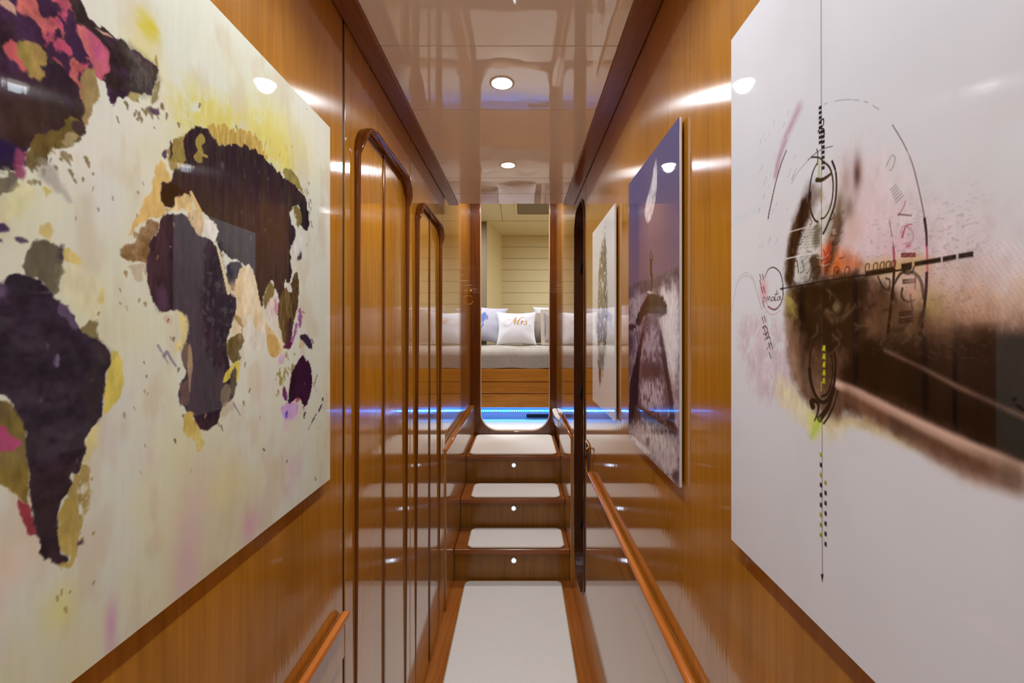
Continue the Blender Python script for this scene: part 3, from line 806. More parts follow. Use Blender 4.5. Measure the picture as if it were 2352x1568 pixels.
# ---- left: abstract watercolour world map
def paint_map():
    y0, y1, z0, z1 = .02, .8355, -.2866, .3875
    cols = [y0+.02*k for k in range(6)]
    px = -1330.0
    while px < 758:
        cols.append(-XLP*F/(VX-px)); px += 6 if px < -60 else 2.0
    cols = sorted(set([c for c in cols if y0 <= c < y1-.0003]))+[y1]
    rows = list(np.linspace(z0, z1, 760))
    cv = Canvas(cols, rows, PL, (218, 221, 202))
    U, V = cv.U, cv.V
    def tint(col, a):
        cv.C[:] = cv.C*(1-a[:, None])+np.array(col, np.float32)/255*a[:, None]
    tint((226, 220, 160), .4*smooth(.45, .75, fbm(U*9, V*6, 3)))
    tint((230, 228, 216), .8*smooth(.45, .7, fbm(U*8+4, V*5, 8))*smooth(-.2, .25, V))
    tint((214, 204, 140), .4*smooth(.05, -.25, V)*smooth(.3, .65, fbm(U*12, V*7, 21)))
    tint((216, 192, 196), .6*smooth(.55, .75, fbm(U*14, V*9, 31))*smooth(.0, -.15, V))
    tint((206, 190, 160), .5*smooth(.5, .75, fbm(U*30, V*14, 41)))
    tint((226, 200, 190), .7*smooth(.2, .36, V)*smooth(.42, .30, U))
    s = fbm(U*260, V*20, 61); cv.C *= (1+.035*(s-.5))[:, None]
    A = lambda pts: [(x/3.267, y/3.267) for x, y in pts]
    Bz = lambda pts: [(260+x/3.015, 240+y/3.015) for x, y in pts]
    Cz = lambda pts: [(360+x/3.41, 600+y/3.41) for x, y in pts]
    D = lambda pts: [(x/1.822, 480+y/1.822) for x, y in pts]
    dk, pl, ch = (50, 38, 48), (64, 42, 66), (58, 52, 50)
    P = cv.poly
    # smudges low down
    cv.blob((430, 1290), 30, 110, (214, 170, 190), .6); cv.blob((575, 1205), 22, 40, (216, 168, 188), .8); cv.blob((460, 1140), 40, 90, (214, 186, 190), .5)
    cv.blob((255, 1440), 14, 60, (206, 160, 186), .8); cv.blob((510, 1120), 40, 60, (224, 216, 150), .6); cv.blob((30, 1290), 60, 60, (232, 200, 176), .7)
    cv.blob((140, 1400), 40, 60, (224, 220, 130), .6); cv.blob((340, 60), 26, 32, (206, 190, 60), .9, 1.6, .7, (60, 120)); cv.blob((330, 130), 40, 60, (222, 212, 130), .6)
    rng = random.Random(12)
    for (cx, cy, rx, ry, col) in ((560, 330, 60, 14, (150, 124, 70)), (345, 560, 22, 60, (150, 124, 84)), (700, 480, 12, 40, (120, 108, 60)), (500, 860, 30, 60, (120, 104, 60)), (160, 1180, 30, 90, (160, 140, 84)), (330, 250, 30, 14, (120, 104, 70)), (660, 880, 16, 40, (130, 118, 70)), (430, 850, 14, 60, (110, 84, 76)), (110, 390, 50, 20, (120, 104, 60))):
        for q in range(26):
            px, py = rng.gauss(cx, rx), rng.gauss(cy, ry)
            if 0 < px < 740: cv.stroke([(px, py), (px+rng.uniform(-2, 4), py+rng.uniform(2, 12))], rng.uniform(.001, .004), .001, col, .75, soft=.0012)
    # north america
    P(A([(-1500, 1100), (-1500, -60), (560, -60), (640, 110), (780, 210), (960, 345), (1060, 400), (1180, 490), (1190, 560), (1150, 690), (1060, 710), (900, 720), (850, 790), (800, 700), (770, 560), (620, 600), (640, 820), (620, 880), (645, 980), (600, 1010), (480, 1000), (440, 1090), (300, 1100), (200, 1080), (190, 1250), (120, 1280), (0, 1300), (-800, 1300)]), pl, col2=(48, 40, 40), warp=.005, tex=.35, ts=(40, 40))
    P(A([(-1500, 1060), (-600, 700), (60, 640), (330, 620), (480, 860), (300, 1010), (-100, 1020), (-800, 1200)]), (58, 46, 44), .8, soft=.012, tex=.3)
    P(A([(-800, 1050), (0, 1020), (160, 1090), (130, 1210), (-50, 1220), (-800, 1260)]), (42, 26, 62), .8, soft=.006)
    P(A([(880, 300), (1060, 410), (1190, 520), (1150, 690), (930, 690), (1000, 480)]), (92, 88, 78), .75, soft=.008, tex=.4, ts=(120, 60))
    pink = [(100, -60), (480, -60), (560, 80), (560, 180), (650, 200), (700, 250), (780, 330), (815, 400), (800, 470), (830, 520), (780, 560), (775, 610), (720, 560), (680, 500), (640, 600), (615, 740), (580, 700), (570, 620), (500, 600), (490, 520), (430, 450), (380, 430), (350, 330), (290, 260), (290, 160), (150, 110)]
    P(A(pink), (172, 76, 98), col2=(190, 104, 96), warp=.004, tex=.3, ts=(60, 60))
    P(A(pink), pl, 1.0, warp=.003, tex=.2, hole=.47, soft=.0015)
    P(A([(560, 190), (650, 200), (780, 330), (815, 400), (800, 470), (830, 520), (780, 560), (775, 610), (720, 560), (680, 470), (620, 350)]), (186, 88, 128), col2=(196, 108, 110), warp=.003, tex=.2)
    P(A([(390, 330), (470, 290), (520, 330), (540, 400), (440, 400)]), (180, 78, 104), tex=.2)
    P(A([(-40, -30), (90, 0), (150, 130), (60, 90), (0, 30)]), (222, 178, 150), .9, warp=.003)
    P(A([(700, 200), (820, 250), (840, 275), (760, 250)]), (226, 180, 150), .9, warp=.002)
    P(A([(30, 330), (120, 305), (200, 420), (190, 570), (120, 480), (50, 410)]), (196, 96, 100), warp=.003)
    P(A([(100, 310), (200, 300), (270, 335), (340, 380), (360, 480), (335, 600), (260, 612), (200, 570), (150, 470)]), (158, 140, 74), col2=(172, 142, 84), warp=.004, tex=.25)
    P(A([(330, 440), (430, 460), (500, 590), (590, 640), (600, 760), (540, 840), (430, 700), (340, 600)]), (62, 46, 62), col2=(46, 36, 46), warp=.004)
    P(A([(610, 530), (690, 500), (740, 620), (745, 760), (690, 780), (690, 820), (650, 960), (620, 900), (635, 820), (610, 740)]), (182, 158, 104), col2=(150, 128, 84), warp=.003, tex=.2)
    P(A([(480, 890), (630, 880), (640, 1000), (560, 1080), (440, 1110), (350, 1180), (300, 1250), (200, 1290), (180, 1100), (330, 1020), (450, 980)]), (120, 104, 56), col2=(92, 78, 44), warp=.005, tex=.3)
    P(A([(480, 990), (620, 1000), (560, 1080), (460, 1100)]), (178, 162, 124), .8, warp=.003)
    P(A([(560, 900), (630, 900), (640, 1000), (600, 1010), (540, 970)]), (64, 52, 54), warp=.003)
    P(A([(300, 1180), (430, 1250), (470, 1400), (550, 1550), (430, 1440), (260, 1300)]), (172, 164, 150), .75, soft=.003, warp=.003)
    P(A([(-900, 1310), (0, 1310), (120, 1270), (150, 1400), (80, 1470), (-50, 1490), (-900, 1500)]), (138, 126, 92), col2=(112, 104, 86), warp=.005)
    P(A([(130, 1110), (190, 1150), (200, 1320), (160, 1360), (110, 1290)]), (150, 70, 100), .9, soft=.002, warp=.003)
    P(A([(450, 1120), (520, 1150), (532, 1260), (505, 1215), (450, 1170)]), (150, 136, 108), warp=.001)
    P(A([(1110, 800), (1190, 825), (1203, 868), (1130, 850)]), (88, 78, 92), warp=.001); P(A([(940, 705), (1050, 695), (1040, 740), (1000, 765)]), (172, 158, 104), warp=.002)
    P(A([(1150, 690), (1185, 600), (1210, 610), (1180, 760), (1110, 790)]), (140, 126, 84), .9, hole=.45, warp=.003); P(A([(1165, 410), (1180, 430), (1190, 520), (1160, 470)]), (176, 150, 90), warp=.001)
    P(A([(0, 1500), (200, 1330), (300, 1450), (200, 1600), (0, 1700)]), (222, 214, 150), .6, soft=.004); P(A([(320, 1410), (370, 1420), (350, 1510)]), (204, 186, 96), .8)
    # yellow haze over asia
    P(Bz([(430, -100), (700, -60), (860, 60), (1000, 70), (1140, 120), (1260, 420), (1200, 460), (1080, 420), (700, 220), (480, 230), (440, 120)]), (218, 204, 96), .8, soft=.022, warp=.014, drip=.02, tex=.06, ts=(60, 8), hole=.34, hs=.2)
    cv.blob((650, 300), 60, 60, (226, 216, 120), .5)
    P(Bz([(1080, 330), (1180, 270), (1230, 290), (1270, 470), (1150, 460)]), (220, 206, 104), .7, soft=.014, drip=.012, hole=.36, hs=.2)
    P(Bz([(620, 120), (720, 140), (860, 180), (990, 190), (1090, 410), (980, 330), (860, 310), (700, 300)]), (190, 158, 82), .9, warp=.004, drip=.01, tex=.3, ts=(140, 20))
    P(Bz([(1150, 440), (1250, 450), (1325, 610), (1230, 560)]), (148, 136, 76), warp=.003, tex=.2)
    # tan halo west of europe
    P(Bz([(310, 380), (370, 420), (420, 560), (330, 560), (335, 680), (380, 760), (300, 780), (180, 800), (110, 950), (130, 800), (200, 740), (200, 640), (260, 620), (280, 500)]), (222, 186, 112), .95, warp=.004, tex=.15)
    P(Bz([(380, 270), (460, 230), (540, 170), (560, 300), (600, 420), (440, 480), (380, 420)]), (158, 136, 74), warp=.004, tex=.25)
    # eurasia
    eur = [(480, 220), (560, 140), (640, 160), (700, 230), (720, 280), (860, 280), (980, 300), (1040, 360), (1120, 450), (1200, 520), (1310, 600), (1350, 700), (1360, 890), (1310, 840), (1280, 770), (1295, 690), (1240, 700), (1215, 780), (1270, 880), (1250, 960), (1220, 985), (1240, 1130), (1225, 1250), (1180, 1200), (1200, 1380), (1170, 1420), (1110, 1220), (1080, 1210), (1040, 1340), (1030, 1430), (1005, 1310), (960, 1120), (890, 1090), (800, 1060), (740, 1000), (700, 940), (720, 850), (640, 760), (600, 740), (540, 600), (520, 700), (440, 640), (420, 720), (340, 700), (325, 600), (335, 540), (400, 550), (430, 470), (500, 400), (490, 300)]
    P(Bz(eur), dk, col2=(56, 48, 46), warp=.004, drip=.004, tex=.3, ts=(120, 16), ch=1)
    P(Bz([(390, 240), (410, 280), (400, 400), (385, 330)]), (60, 48, 56), warp=.003); P(Bz([(345, 310), (375, 310), (370, 390), (335, 350)]), (84, 74, 84), warp=.003)
    P(Bz([(330, 560), (440, 540), (500, 640), (440, 650), (420, 720), (345, 700)]), (46, 30, 24), warp=.003)
    P(Bz([(430, 300), (490, 310), (500, 370), (440, 400), (420, 350)]), (146, 134, 72), warp=.003)
    cv.stroke(Bz([(615, 235), (590, 270), (605, 330), (575, 370)]), .010, .007, (160, 142, 74)); cv.stroke(Bz([(600, 340), (650, 360)]), .004, .003, (164, 146, 84)); P(Bz([(580, 330), (620, 350), (610, 410), (570, 400)]), (150, 134, 72), warp=.003)
    cv.blob((511, 380), 4, 8, (140, 120, 160), .8)
    P(Bz([(1235, 700), (1295, 710), (1310, 800), (1285, 880), (1250, 780)]), (128, 112, 64), warp=.003, hole=.35)
    P(Bz([(1290, 980), (1312, 1050), (1290, 1080), (1268, 1090)]), (72, 64, 78), warp=.003)
    P(Bz([(1320, 880), (1280, 900), (1250, 980), (1270, 1080), (1330, 960)]), (226, 224, 214), .8, soft=.003)
    # north-west africa brown blots
    P(Bz([(170, 860), (250, 800), (320, 820), (310, 880), (250, 940), (245, 1100), (180, 1090), (60, 1070), (38, 1020), (90, 960), (170, 960)]), (152, 124, 92), col2=(132, 104, 66), warp=.003, tex=.25, ts=(90, 60))
    P(Bz([(90, 1090), (220, 1090), (240, 1220), (200, 1240), (130, 1190)]), (186, 170, 140), .7, hole=.5, warp=.004)
    # africa
    afr = Bz([(520, 760), (360, 755), (325, 800), (310, 880), (250, 940), (235, 1050), (233, 1250), (280, 1370), (330, 1450), (440, 1420)])+Cz([(160, 370), (240, 450), (255, 600), (190, 680), (200, 800), (240, 860), (180, 960), (175, 1080), (190, 1130), (230, 1155), (300, 1240), (350, 1340), (430, 1310), (490, 1240), (500, 1160), (560, 1110), (600, 1060), (630, 930), (580, 870), (560, 800), (545, 620), (600, 480), (640, 310), (570, 250), (530, 150), (490, 20)])+Bz([(750, 1040), (700, 950), (600, 900)])
    P(afr, dk, col2=(62, 44, 58), warp=.0035, tex=.28, ts=(110, 22))
    P(Cz([(0, 200), (60, 180), (100, 330), (30, 400), (0, 360)]), (96, 72, 106), .5, soft=.006)
    P(Cz([(190, 680), (270, 640), (290, 800), (240, 860), (200, 800)]), (112, 88, 74), .9, warp=.002); P(Cz([(175, 960), (260, 930), (250, 1130), (190, 1130)]), (104, 74, 68), .9, warp=.003, tex=.3)
    P(Cz([(250, 600), (290, 760), (270, 900), (255, 1080), (240, 860)]), (196, 168, 120), .7, warp=.002)
    P(Bz([(690, 1000), (750, 1040), (800, 1310), (850, 1330), (800, 1560), (660, 1560), (660, 1340)]), (46, 40, 52), .7, soft=.004, tex=.4, ts=(220, 30))
    # arabia, red sea
    P(Bz([(790, 1090), (880, 1080), (912, 1160), (890, 1250), (830, 1305), (780, 1200)]), (50, 46, 56), warp=.003, tex=.3)
    cv.stroke(Bz([(725, 1000), (760, 1130), (798, 1300)]), .0035, .006, (226, 208, 164))
    # pale seas
    P(Bz([(520, 720), (600, 740), (630, 820), (605, 930), (545, 840), (515, 780)]), (204, 176, 132), warp=.003, tex=.2)
    P(Bz([(640, 770), (735, 850), (722, 945), (690, 930), (620, 850)]), (236, 230, 214), warp=.004)
    P(Bz([(440, 625), (520, 612), (560, 690), (530, 750), (450, 720), (370, 745), (360, 725), (420, 715)]), (218, 190, 132), warp=.004, tex=.2)
    cv.stroke(Bz([(540, 610), (600, 740)]), .004, .007, (222, 190, 130))
    # india and the tan south
    P(Cz([(640, 60), (690, 30), (760, 60), (820, 390), (850, 480), (980, 620), (1000, 690), (940, 740), (850, 560), (820, 480), (785, 580), (740, 430), (720, 420), (690, 540), (640, 600), (590, 560), (600, 480), (640, 320), (600, 260)]), (222, 196, 146), col2=(232, 214, 176), warp=.003, tex=.12)
    P(Cz([(850, 560), (950, 580), (965, 720), (920, 760), (880, 740)]), (206, 172, 104), warp=.002); P(Cz([(720, 400), (700, 540), (690, 700), (800, 700), (860, 640), (850, 500), (820, 480), (785, 580)]), (226, 220, 202), .9, warp=.002)
    cv.blob((430+110, 600+60), 16, 14, (224, 190, 136), .6)
    P(Cz([(600, 420), (650, 430), (690, 530), (620, 480)]), (164, 136, 80), .9, warp=.003); P(Cz([(860, 60), (920, 40), (940, 130), (900, 120)]), dk, .0)
    # east african coast: olive and yellow
    P(Cz([(545, 620), (600, 570), (680, 570), (690, 640), (640, 700), (660, 770), (600, 800), (550, 760)]), (146, 118, 66), col2=(104, 88, 48), warp=.004, tex=.3)
    P(Cz([(570, 830), (660, 750), (650, 900), (620, 960), (600, 870), (530, 960), (520, 930)]), (218, 200, 80), .95, warp=.003)
    P(Cz([(590, 850), (625, 800), (625, 960), (590, 1090), (570, 1000)]), (86, 74, 58), warp=.003); P(Cz([(500, 1000), (570, 950), (590, 1060), (500, 1170)]), (134, 118, 92), .8, warp=.004)
    P(Cz([(200, 1250), (250, 1160), (310, 1250), (340, 1340), (375, 1420), (335, 1500), (290, 1380), (205, 1350)]), (212, 196, 116), .95, warp=.004, col2=(200, 170, 84))
    P(Cz([(490, 1240), (500, 1150), (600, 1060), (620, 1130), (560, 1200)]), (196, 180, 150), .7, soft=.003); cv.stroke(Cz([(600, 1110), (655, 1205)]), .002, .001, (140, 130, 140))
    P(Cz([(160, 380), (200, 380), (245, 450), (250, 520), (230, 650), (150, 720), (150, 650), (200, 600)]), (226, 206, 128), .8, soft=.002, warp=.004); P(Cz([(30, 420), (120, 400), (130, 500), (90, 510)]), (204, 172, 150), .7, soft=.002)
    cv.stroke(Cz([(10, 660), (90, 800)]), .003, .001, (150, 144, 150), .8, brk=.4); cv.stroke(Cz([(60, 740), (80, 710), (110, 760), (170, 850)]), .004, .002, (130, 124, 136), .8, brk=.4)
    # south-east asia
    P(Cz([(850, 250), (890, 140), (930, 230), (900, 300), (845, 380), (835, 320)]), (128, 112, 66), warp=.003); P(Cz([(880, 290), (930, 270), (960, 430), (900, 490), (840, 420)]), (226, 212, 200), .95, warp=.003)
    P(Cz([(925, 270), (955, 260), (965, 430), (920, 420)]), (206, 150, 170), .95, warp=.003, hole=.4)
    P(Cz([(960, 280), (1010, 200), (1060, 170), (1080, 80), (1115, 100), (1110, 350), (1085, 430), (1060, 560), (1010, 690), (985, 600), (945, 460)]), (112, 94, 58), col2=(84, 66, 42), warp=.004, tex=.3, ts=(140, 30))
    P(Cz([(1010, 180), (1050, 180), (1062, 240), (1030, 245)]), (230, 224, 208), warp=.002); P(Cz([(1040, 430), (1070, 450), (1060, 600), (1010, 680), (1015, 560)]), (72, 48, 52), warp=.003)
    P(Cz([(1125, 350), (1142, 420), (1135, 500), (1090, 560), (1050, 690), (1000, 690), (1060, 600), (1090, 470)]), (158, 84, 146), .9, warp=.004, hole=.36); P(Cz([(1130, 590), (1170, 610), (1160, 660), (1110, 690)]), (204, 180, 140), warp=.002)
    P(Cz([(1145, 555), (1210, 610), (1222, 690), (1180, 680), (1150, 620), (1110, 600)]), (58, 46, 66), warp=.003); P(Cz([(1000, 640), (1060, 620), (1050, 690), (990, 690)]), (90, 34, 66), warp=.003)
    P(Cz([(1000, 700), (1090, 690), (1075, 850), (1030, 940), (955, 990), (955, 830)]), (150, 138, 76), .9, warp=.004, hole=.5); P(Cz([(970, 720), (1010, 720), (1000, 800), (950, 810)]), (214, 176, 206), .8, soft=.003)
    # australia
    P(Cz([(1130, 735), (1160, 740), (1170, 800), (1190, 760), (1222, 900), (1205, 1040), (1165, 1155), (1135, 1100), (1100, 1065), (1060, 1095), (1025, 1130), (1035, 1000), (1060, 860), (1100, 790)]), (60, 28, 54), col2=(50, 24, 44), warp=.003, tex=.2)
    P(Cz([(985, 990), (1010, 980), (1030, 1100), (990, 1080)]), (110, 48, 106), warp=.003, hole=.4); P(Cz([(1085, 1070), (1115, 1060), (1125, 1090), (1080, 1110)]), (190, 84, 110), .9)
    P(Cz([(970, 1140), (1040, 1100), (1115, 1110), (1100, 1210), (1010, 1250), (975, 1190)]), (206, 164, 218), .85, soft=.003, warp=.004); P(Cz([(1005, 1175), (1025, 1170), (1025, 1220), (1008, 1230)]), (86, 62, 190), .9, soft=.002)
    cv.stroke(Cz([(1300, 1080), (1280, 1150), (1225, 1240), (1185, 1320)]), .007, .002, (72, 62, 70), .9, brk=.42); cv.stroke(Cz([(1160, 1190), (1150, 1225)]), .006, .003, (66, 60, 70), .9)
    cv.stroke(Cz([(1225, 640), (1215, 610)]), .003, .003, (96, 86, 80)); cv.stroke(Cz([(1235, 960), (1255, 890)]), .004, .003, (160, 140, 110)); cv.stroke(Cz([(1220, 950), (1260, 1030)]), .002, .001, (150, 150, 160), .7)
    # south america
    P(D([(465, 590), (512, 590), (518, 760), (450, 870), (428, 850), (436, 700)]), (216, 196, 92), .95, warp=.004, tex=.15); P(D([(330, 500), (360, 480), (385, 460), (410, 470), (415, 560), (360, 540)]), (132, 120, 76), warp=.004)
    P(D([(360, 930), (410, 885), (410, 960), (360, 1080), (345, 1060)]), (222, 210, 130), .8, soft=.004)
    P(D([(85, 265), (130, 150), (180, 120), (270, 160), (265, 240), (240, 385), (180, 300)]), (110, 102, 80), col2=(98, 92, 72), warp=.003)
    P(D([(250, 150), (270, 150), (265, 210), (240, 190)]), (70, 60, 66), .9, soft=.002); P(D([(265, 160), (300, 160), (345, 230), (310, 235), (262, 215)]), (220, 196, 112), .9, warp=.003)
    P(D([(160, 110), (190, 55), (220, 40), (220, 140), (180, 120)]), (208, 184, 112), .9, warp=.003); P(D([(398, 390), (432, 308), (440, 400)]), (220, 202, 110), .9, warp=.002); P(D([(245, 200), (440, 300), (430, 480), (260, 380)]), (226, 214, 160), .5, soft=.006)
    P(D([(-500, 20), (0, 40), (46, 100), (0, 95), (-500, 90)]), (76, 56, 82), warp=.003); P(D([(60, 105), (85, 108), (120, 150), (66, 138)]), (92, 82, 92), warp=.003); P(D([(-500, 110), (10, 120), (15, 140), (-500, 150)]), (80, 60, 82), warp=.002)
    P(D([(-900, 780), (0, 780), (70, 840), (108, 880), (118, 960), (128, 1250), (60, 1200), (0, 1130), (-900, 1000)]), (134, 116, 58), col2=(112, 96, 58), warp=.003, tex=.2)
    P(D([(-900, 860), (0, 890), (60, 950), (98, 980), (30, 1020), (-900, 1040)]), (176, 76, 112), warp=.003); P(D([(62, 1205), (100, 1220), (135, 1260), (165, 1360), (115, 1372), (90, 1290)]), (150, 62, 72), warp=.003)
    sa = [(-900, 330), (0, 310), (20, 290), (90, 270), (180, 310), (240, 390), (300, 420), (330, 510), (390, 540), (440, 570), (470, 610), (440, 700), (432, 850), (415, 885), (360, 930), (350, 1040), (322, 1115), (288, 1112), (302, 1170), (252, 1222), (236, 1340), (250, 1430), (302, 1465), (260, 1492), (200, 1482), (165, 1420), (150, 1330), (125, 1220), (120, 1100), (105, 900), (60, 830), (0, 770), (-900, 700)]
    P(D(sa), (48, 40, 48), col2=(58, 46, 58), warp=.003, tex=.25, ts=(50, 50))
    P(D([(-900, 330), (0, 310), (35, 330), (20, 400), (-900, 420)]), (96, 78, 108), .8, soft=.004); P(D([(240, 395), (300, 420), (325, 500), (300, 500), (270, 450), (245, 450)]), (102, 84, 108), .9, warp=.003); P(D([(225, 620), (245, 600), (240, 660), (220, 665)]), (130, 114, 150), .8, warp=.003)
    P(D([(385, 545), (440, 575), (466, 615), (430, 680), (415, 880), (350, 900), (340, 700), (400, 620)]), (62, 54, 52), .6, soft=.005)
    P(D([(300, 1120), (325, 1115), (345, 1060), (375, 1100), (380, 1240), (330, 1330), (320, 1440), (292, 1512), (230, 1490), (300, 1466), (252, 1430), (240, 1320), (262, 1220), (302, 1172)]), (172, 150, 84), .9, warp=.004, hole=.38, tex=.2)
    P(D([(262, 1220), (320, 1200), (330, 1330), (320, 1440), (292, 1512), (240, 1490), (302, 1468), (250, 1420), (240, 1320)]), (180, 158, 84), .9, warp=.003, tex=.2); P(D([(322, 1395), (352, 1378), (345, 1402), (325, 1408)]), (84, 72, 84), warp=.001)
    rng = random.Random(9)
    for k in range(70):
        px = rng.uniform(90, 740); py = rng.uniform(230, 1130)
        q = cv.P(px, py); w = rng.uniform(.001, .0035)*(.5+.5*q[0]/.5)
        cv.stroke([(px, py), (px+rng.uniform(-3, 3), py+rng.uniform(2, 9))], w, w*.6, rng.choice([(120, 104, 80), (90, 80, 84), (170, 150, 110)]), .8 if px > 330 else .45)
    return cv, cols, rows, (y0, y1, z0, z1)

cv, cols, rows, e = paint_map()
painting('world_map_picture', 'large glossy abstract world map picture in cream, yellow and plum on the left wall', XLP, *e, cv, cols, rows, XL)

# ---- right: clock-like collage
def paint_clock():
    y0, y1, z0, z1 = -.25, .5655, -.272, .376
    cols = [y0+.02*k for k in range(16)]
    px = VX+XRP*F/.06
    fine = []
    px = 1679.0
    while px < 2420: fine.append(XRP*F/(px-VX)); px += 1.35
    while px < 5000: fine.append(XRP*F/(px-VX)); px += 12
    cols = sorted([c for c in cols if c < min(fine)-.005]+fine); cols[-1] = y1
    rows = list(np.linspace(z0, z1, 860))
    cv = Canvas(cols, rows, PR, (226, 228, 234))
    U, V = cv.U, cv.V
    a = smooth(.4, .75, fbm(U*10, V*8, 5))[:, None]; cv.C[:] = cv.C*(1-.35*a)+np.array((214, 215, 220), np.float32)/255*.35*a
    E = lambda pts: [(1680+x/3.266, 220+y/3.266) for x, y in pts]
    Fz = lambda pts: [(1940+x/3.136, 320+y/3.136) for x, y in pts]
    G = lambda pts: [(1680+x/3.5625, 600+y/3.5625) for x, y in pts]
    R = lambda pts: [(1660+x/2.412, 150+y/2.412) for x, y in pts]
    R2 = lambda pts: [(1660+x/1.9595, 600+y/1.9595) for x, y in pts]
    P = cv.poly
    def S_(pts, w0, w1, *a, **k): cv.stroke(pts, w0*(.55 if w0 < .0045 else .8), w1*(.55 if w1 < .0045 else .8), *a, **k)
    bl = (34, 26, 24)
    # soft washes
    P(R([(620, 560), (800, 480), (1000, 700), (1250, 820), (1700, 950), (1700, 1400), (900, 1300), (560, 1200), (600, 800)]), (228, 208, 212), .8, soft=.03, warp=.012)
    P(R2([(60, 250), (260, 250), (330, 500), (330, 640), (160, 620), (90, 480)]), (216, 196, 208), .75, soft=.015, warp=.012, hole=.35)
    P(R2([(230, 520), (330, 560), (420, 680), (560, 720), (520, 800), (360, 740), (240, 620)]), (236, 224, 180), .8, soft=.012, warp=.008)
    P(R2([(380, 690), (460, 690), (430, 790), (395, 800)]), (206, 222, 96), .7, soft=.006, warp=.004)
    # peach glow right of the bar
    P(R2([(640, 40), (900, 40), (1060, 90), (3000, 150), (3000, 420), (1000, 420), (700, 330)]), (216, 178, 152), .85, soft=.022, warp=.012)
    P(R2([(880, 130), (1060, 230), (3000, 260), (3000, 420), (900, 420)]), (176, 132, 106), .85, soft=.02, warp=.01, tex=.25, ts=(300, 80))
    P(R2([(860, 120), (960, 180), (960, 260), (880, 260)]), (170, 158, 84), .7, soft=.012)
    # brown mass
    P(R2([(290, 120), (440, 95), (640, 55), (740, 110), (860, 230), (1100, 330), (3000, 330), (3000, 1650), (1400, 990), (1080, 945), (950, 865), (850, 800), (700, 730), (570, 690), (510, 710), (400, 655), (335, 570), (300, 450), (285, 280)]), (84, 58, 42), .97, soft=.008, warp=.005, tex=.25, ts=(120, 60))
    P(R2([(440, 720), (520, 715), (570, 700), (700, 740), (850, 810), (900, 850), (760, 790), (600, 740)]), (214, 184, 110), .7, soft=.008)
    P(R2([(850, 800), (950, 870), (1080, 950), (1400, 1000), (3000, 1660), (3000, 1720), (1400, 1040), (1060, 980)]), (206, 168, 146), .8, soft=.01)
    P(R2([(280, 130), (330, 120), (330, 420), (380, 560), (330, 570), (290, 420)]), (170, 136, 110), .7, soft=.008, hole=.35)
    P(R2([(280, 140), (400, 140), (390, 200), (330, 260), (290, 240)]), (176, 164, 80), .7, soft=.006, hole=.4)
    P(R2([(330, 480), (400, 450), (450, 560), (520, 640), (500, 690), (400, 640)]), (128, 102, 84), .8, soft=.012)
    P(R2([(640, 340), (760, 325), (3000, 330), (3000, 1500), (1356, 930), (1050, 775), (800, 640), (620, 575), (520, 540), (560, 420)]), (26, 17, 14), .97, soft=.008, warp=.004)
    P(R2([(700, 335), (3000, 335), (3000, 700), (1356, 640), (1080, 540), (850, 440)]), (62, 42, 34), .6, soft=.02)
    P(R2([(640, 40), (640, 330), (560, 420), (420, 400), (330, 260), (320, 130)]), (32, 21, 16), .85, soft=.008, warp=.006)
    P(R2([(780, 150), (950, 250), (1100, 330), (900, 350), (720, 330), (740, 220)]), (120, 92, 66), .8, soft=.018)
    S_(R2([(500, 545), (610, 595), (800, 695), (1050, 815), (1400, 970), (3000, 1690)]), .006, .012, (232, 196, 178), .95, soft=.004, curve=False)
    S_(R2([(730, 400), (900, 480), (1050, 560), (1356, 700), (3000, 1500)]), .002, .004, (128, 100, 84), .8, soft=.003, curve=False)
    S_(R2([(560, 600), (700, 690), (1000, 860), (1300, 970)]), .010, .016, (112, 78, 60), .75, soft=.008)
    # halftone dots in the browns
    k = (U > .2) & (U < .5) & (V < .05) & (V > -.06)
    cv.C[k] *= (1+.03*np.sin(U[k]*1500+V[k]*700)*np.sin(V[k]*1900-U[k]*500))[:, None]
    # dark sweep, dial quadrant
    P(R([(485, 630), (440, 730), (385, 880), (350, 1080), (345, 1210), (400, 1225), (420, 1050), (460, 900), (520, 760), (560, 700)]), (120, 100, 92), .75, soft=.008)
    P(R([(470, 700), (430, 780), (385, 900), (355, 1050), (345, 1220), (385, 1225), (400, 1060), (440, 920), (490, 800)]), (40, 24, 18), .97, soft=.004, warp=.003)
    P(R([(570, 770), (615, 755), (640, 800), (610, 870), (552, 1000), (550, 1190), (390, 1222), (405, 1060), (440, 950), (495, 850)]), (214, 212, 206), .97, soft=.002, warp=.001)
    for q in range(16):
        y = 1050+q*10
        S_(R([(430, y), (530, y-14)]), .0007, .0007, (110, 104, 96), .7, soft=.0004, curve=False)
    for q in range(8):
        y = 900+q*16
        S_(R([(455-q*4, y), (540, y-12)]), .0007, .0007, (120, 114, 106), .6, soft=.0004, curve=False)
    S_(R([(345, 930), (450, 900), (560, 870)]), .0018, .001, (230, 226, 220), .9); S_(R([(350, 1072), (450, 1050), (560, 1035)]), .0022, .0018, (236, 232, 226), .9)
    P(R([(480, 1060), (545, 1040), (552, 1150), (520, 1200), (480, 1120)]), (54, 38, 28), .9, soft=.003, warp=.003); P(R([(500, 900), (540, 880), (545, 980), (500, 1010)]), (96, 92, 72), .8, soft=.004, hole=.4)
    # red and orange
    P(R([(545, 1040), (575, 990), (600, 950), (630, 1020), (700, 1040), (770, 1070), (780, 1140), (545, 1185)]), (222, 120, 72), .9, soft=.008, warp=.004)
    P(R([(560, 1060), (585, 985), (605, 990), (600, 1080), (570, 1160)]), (222, 70, 44), .95, soft=.004, warp=.003); P(R([(620, 1080), (650, 1080), (660, 1150), (625, 1160)]), (226, 110, 40), .9, soft=.003)
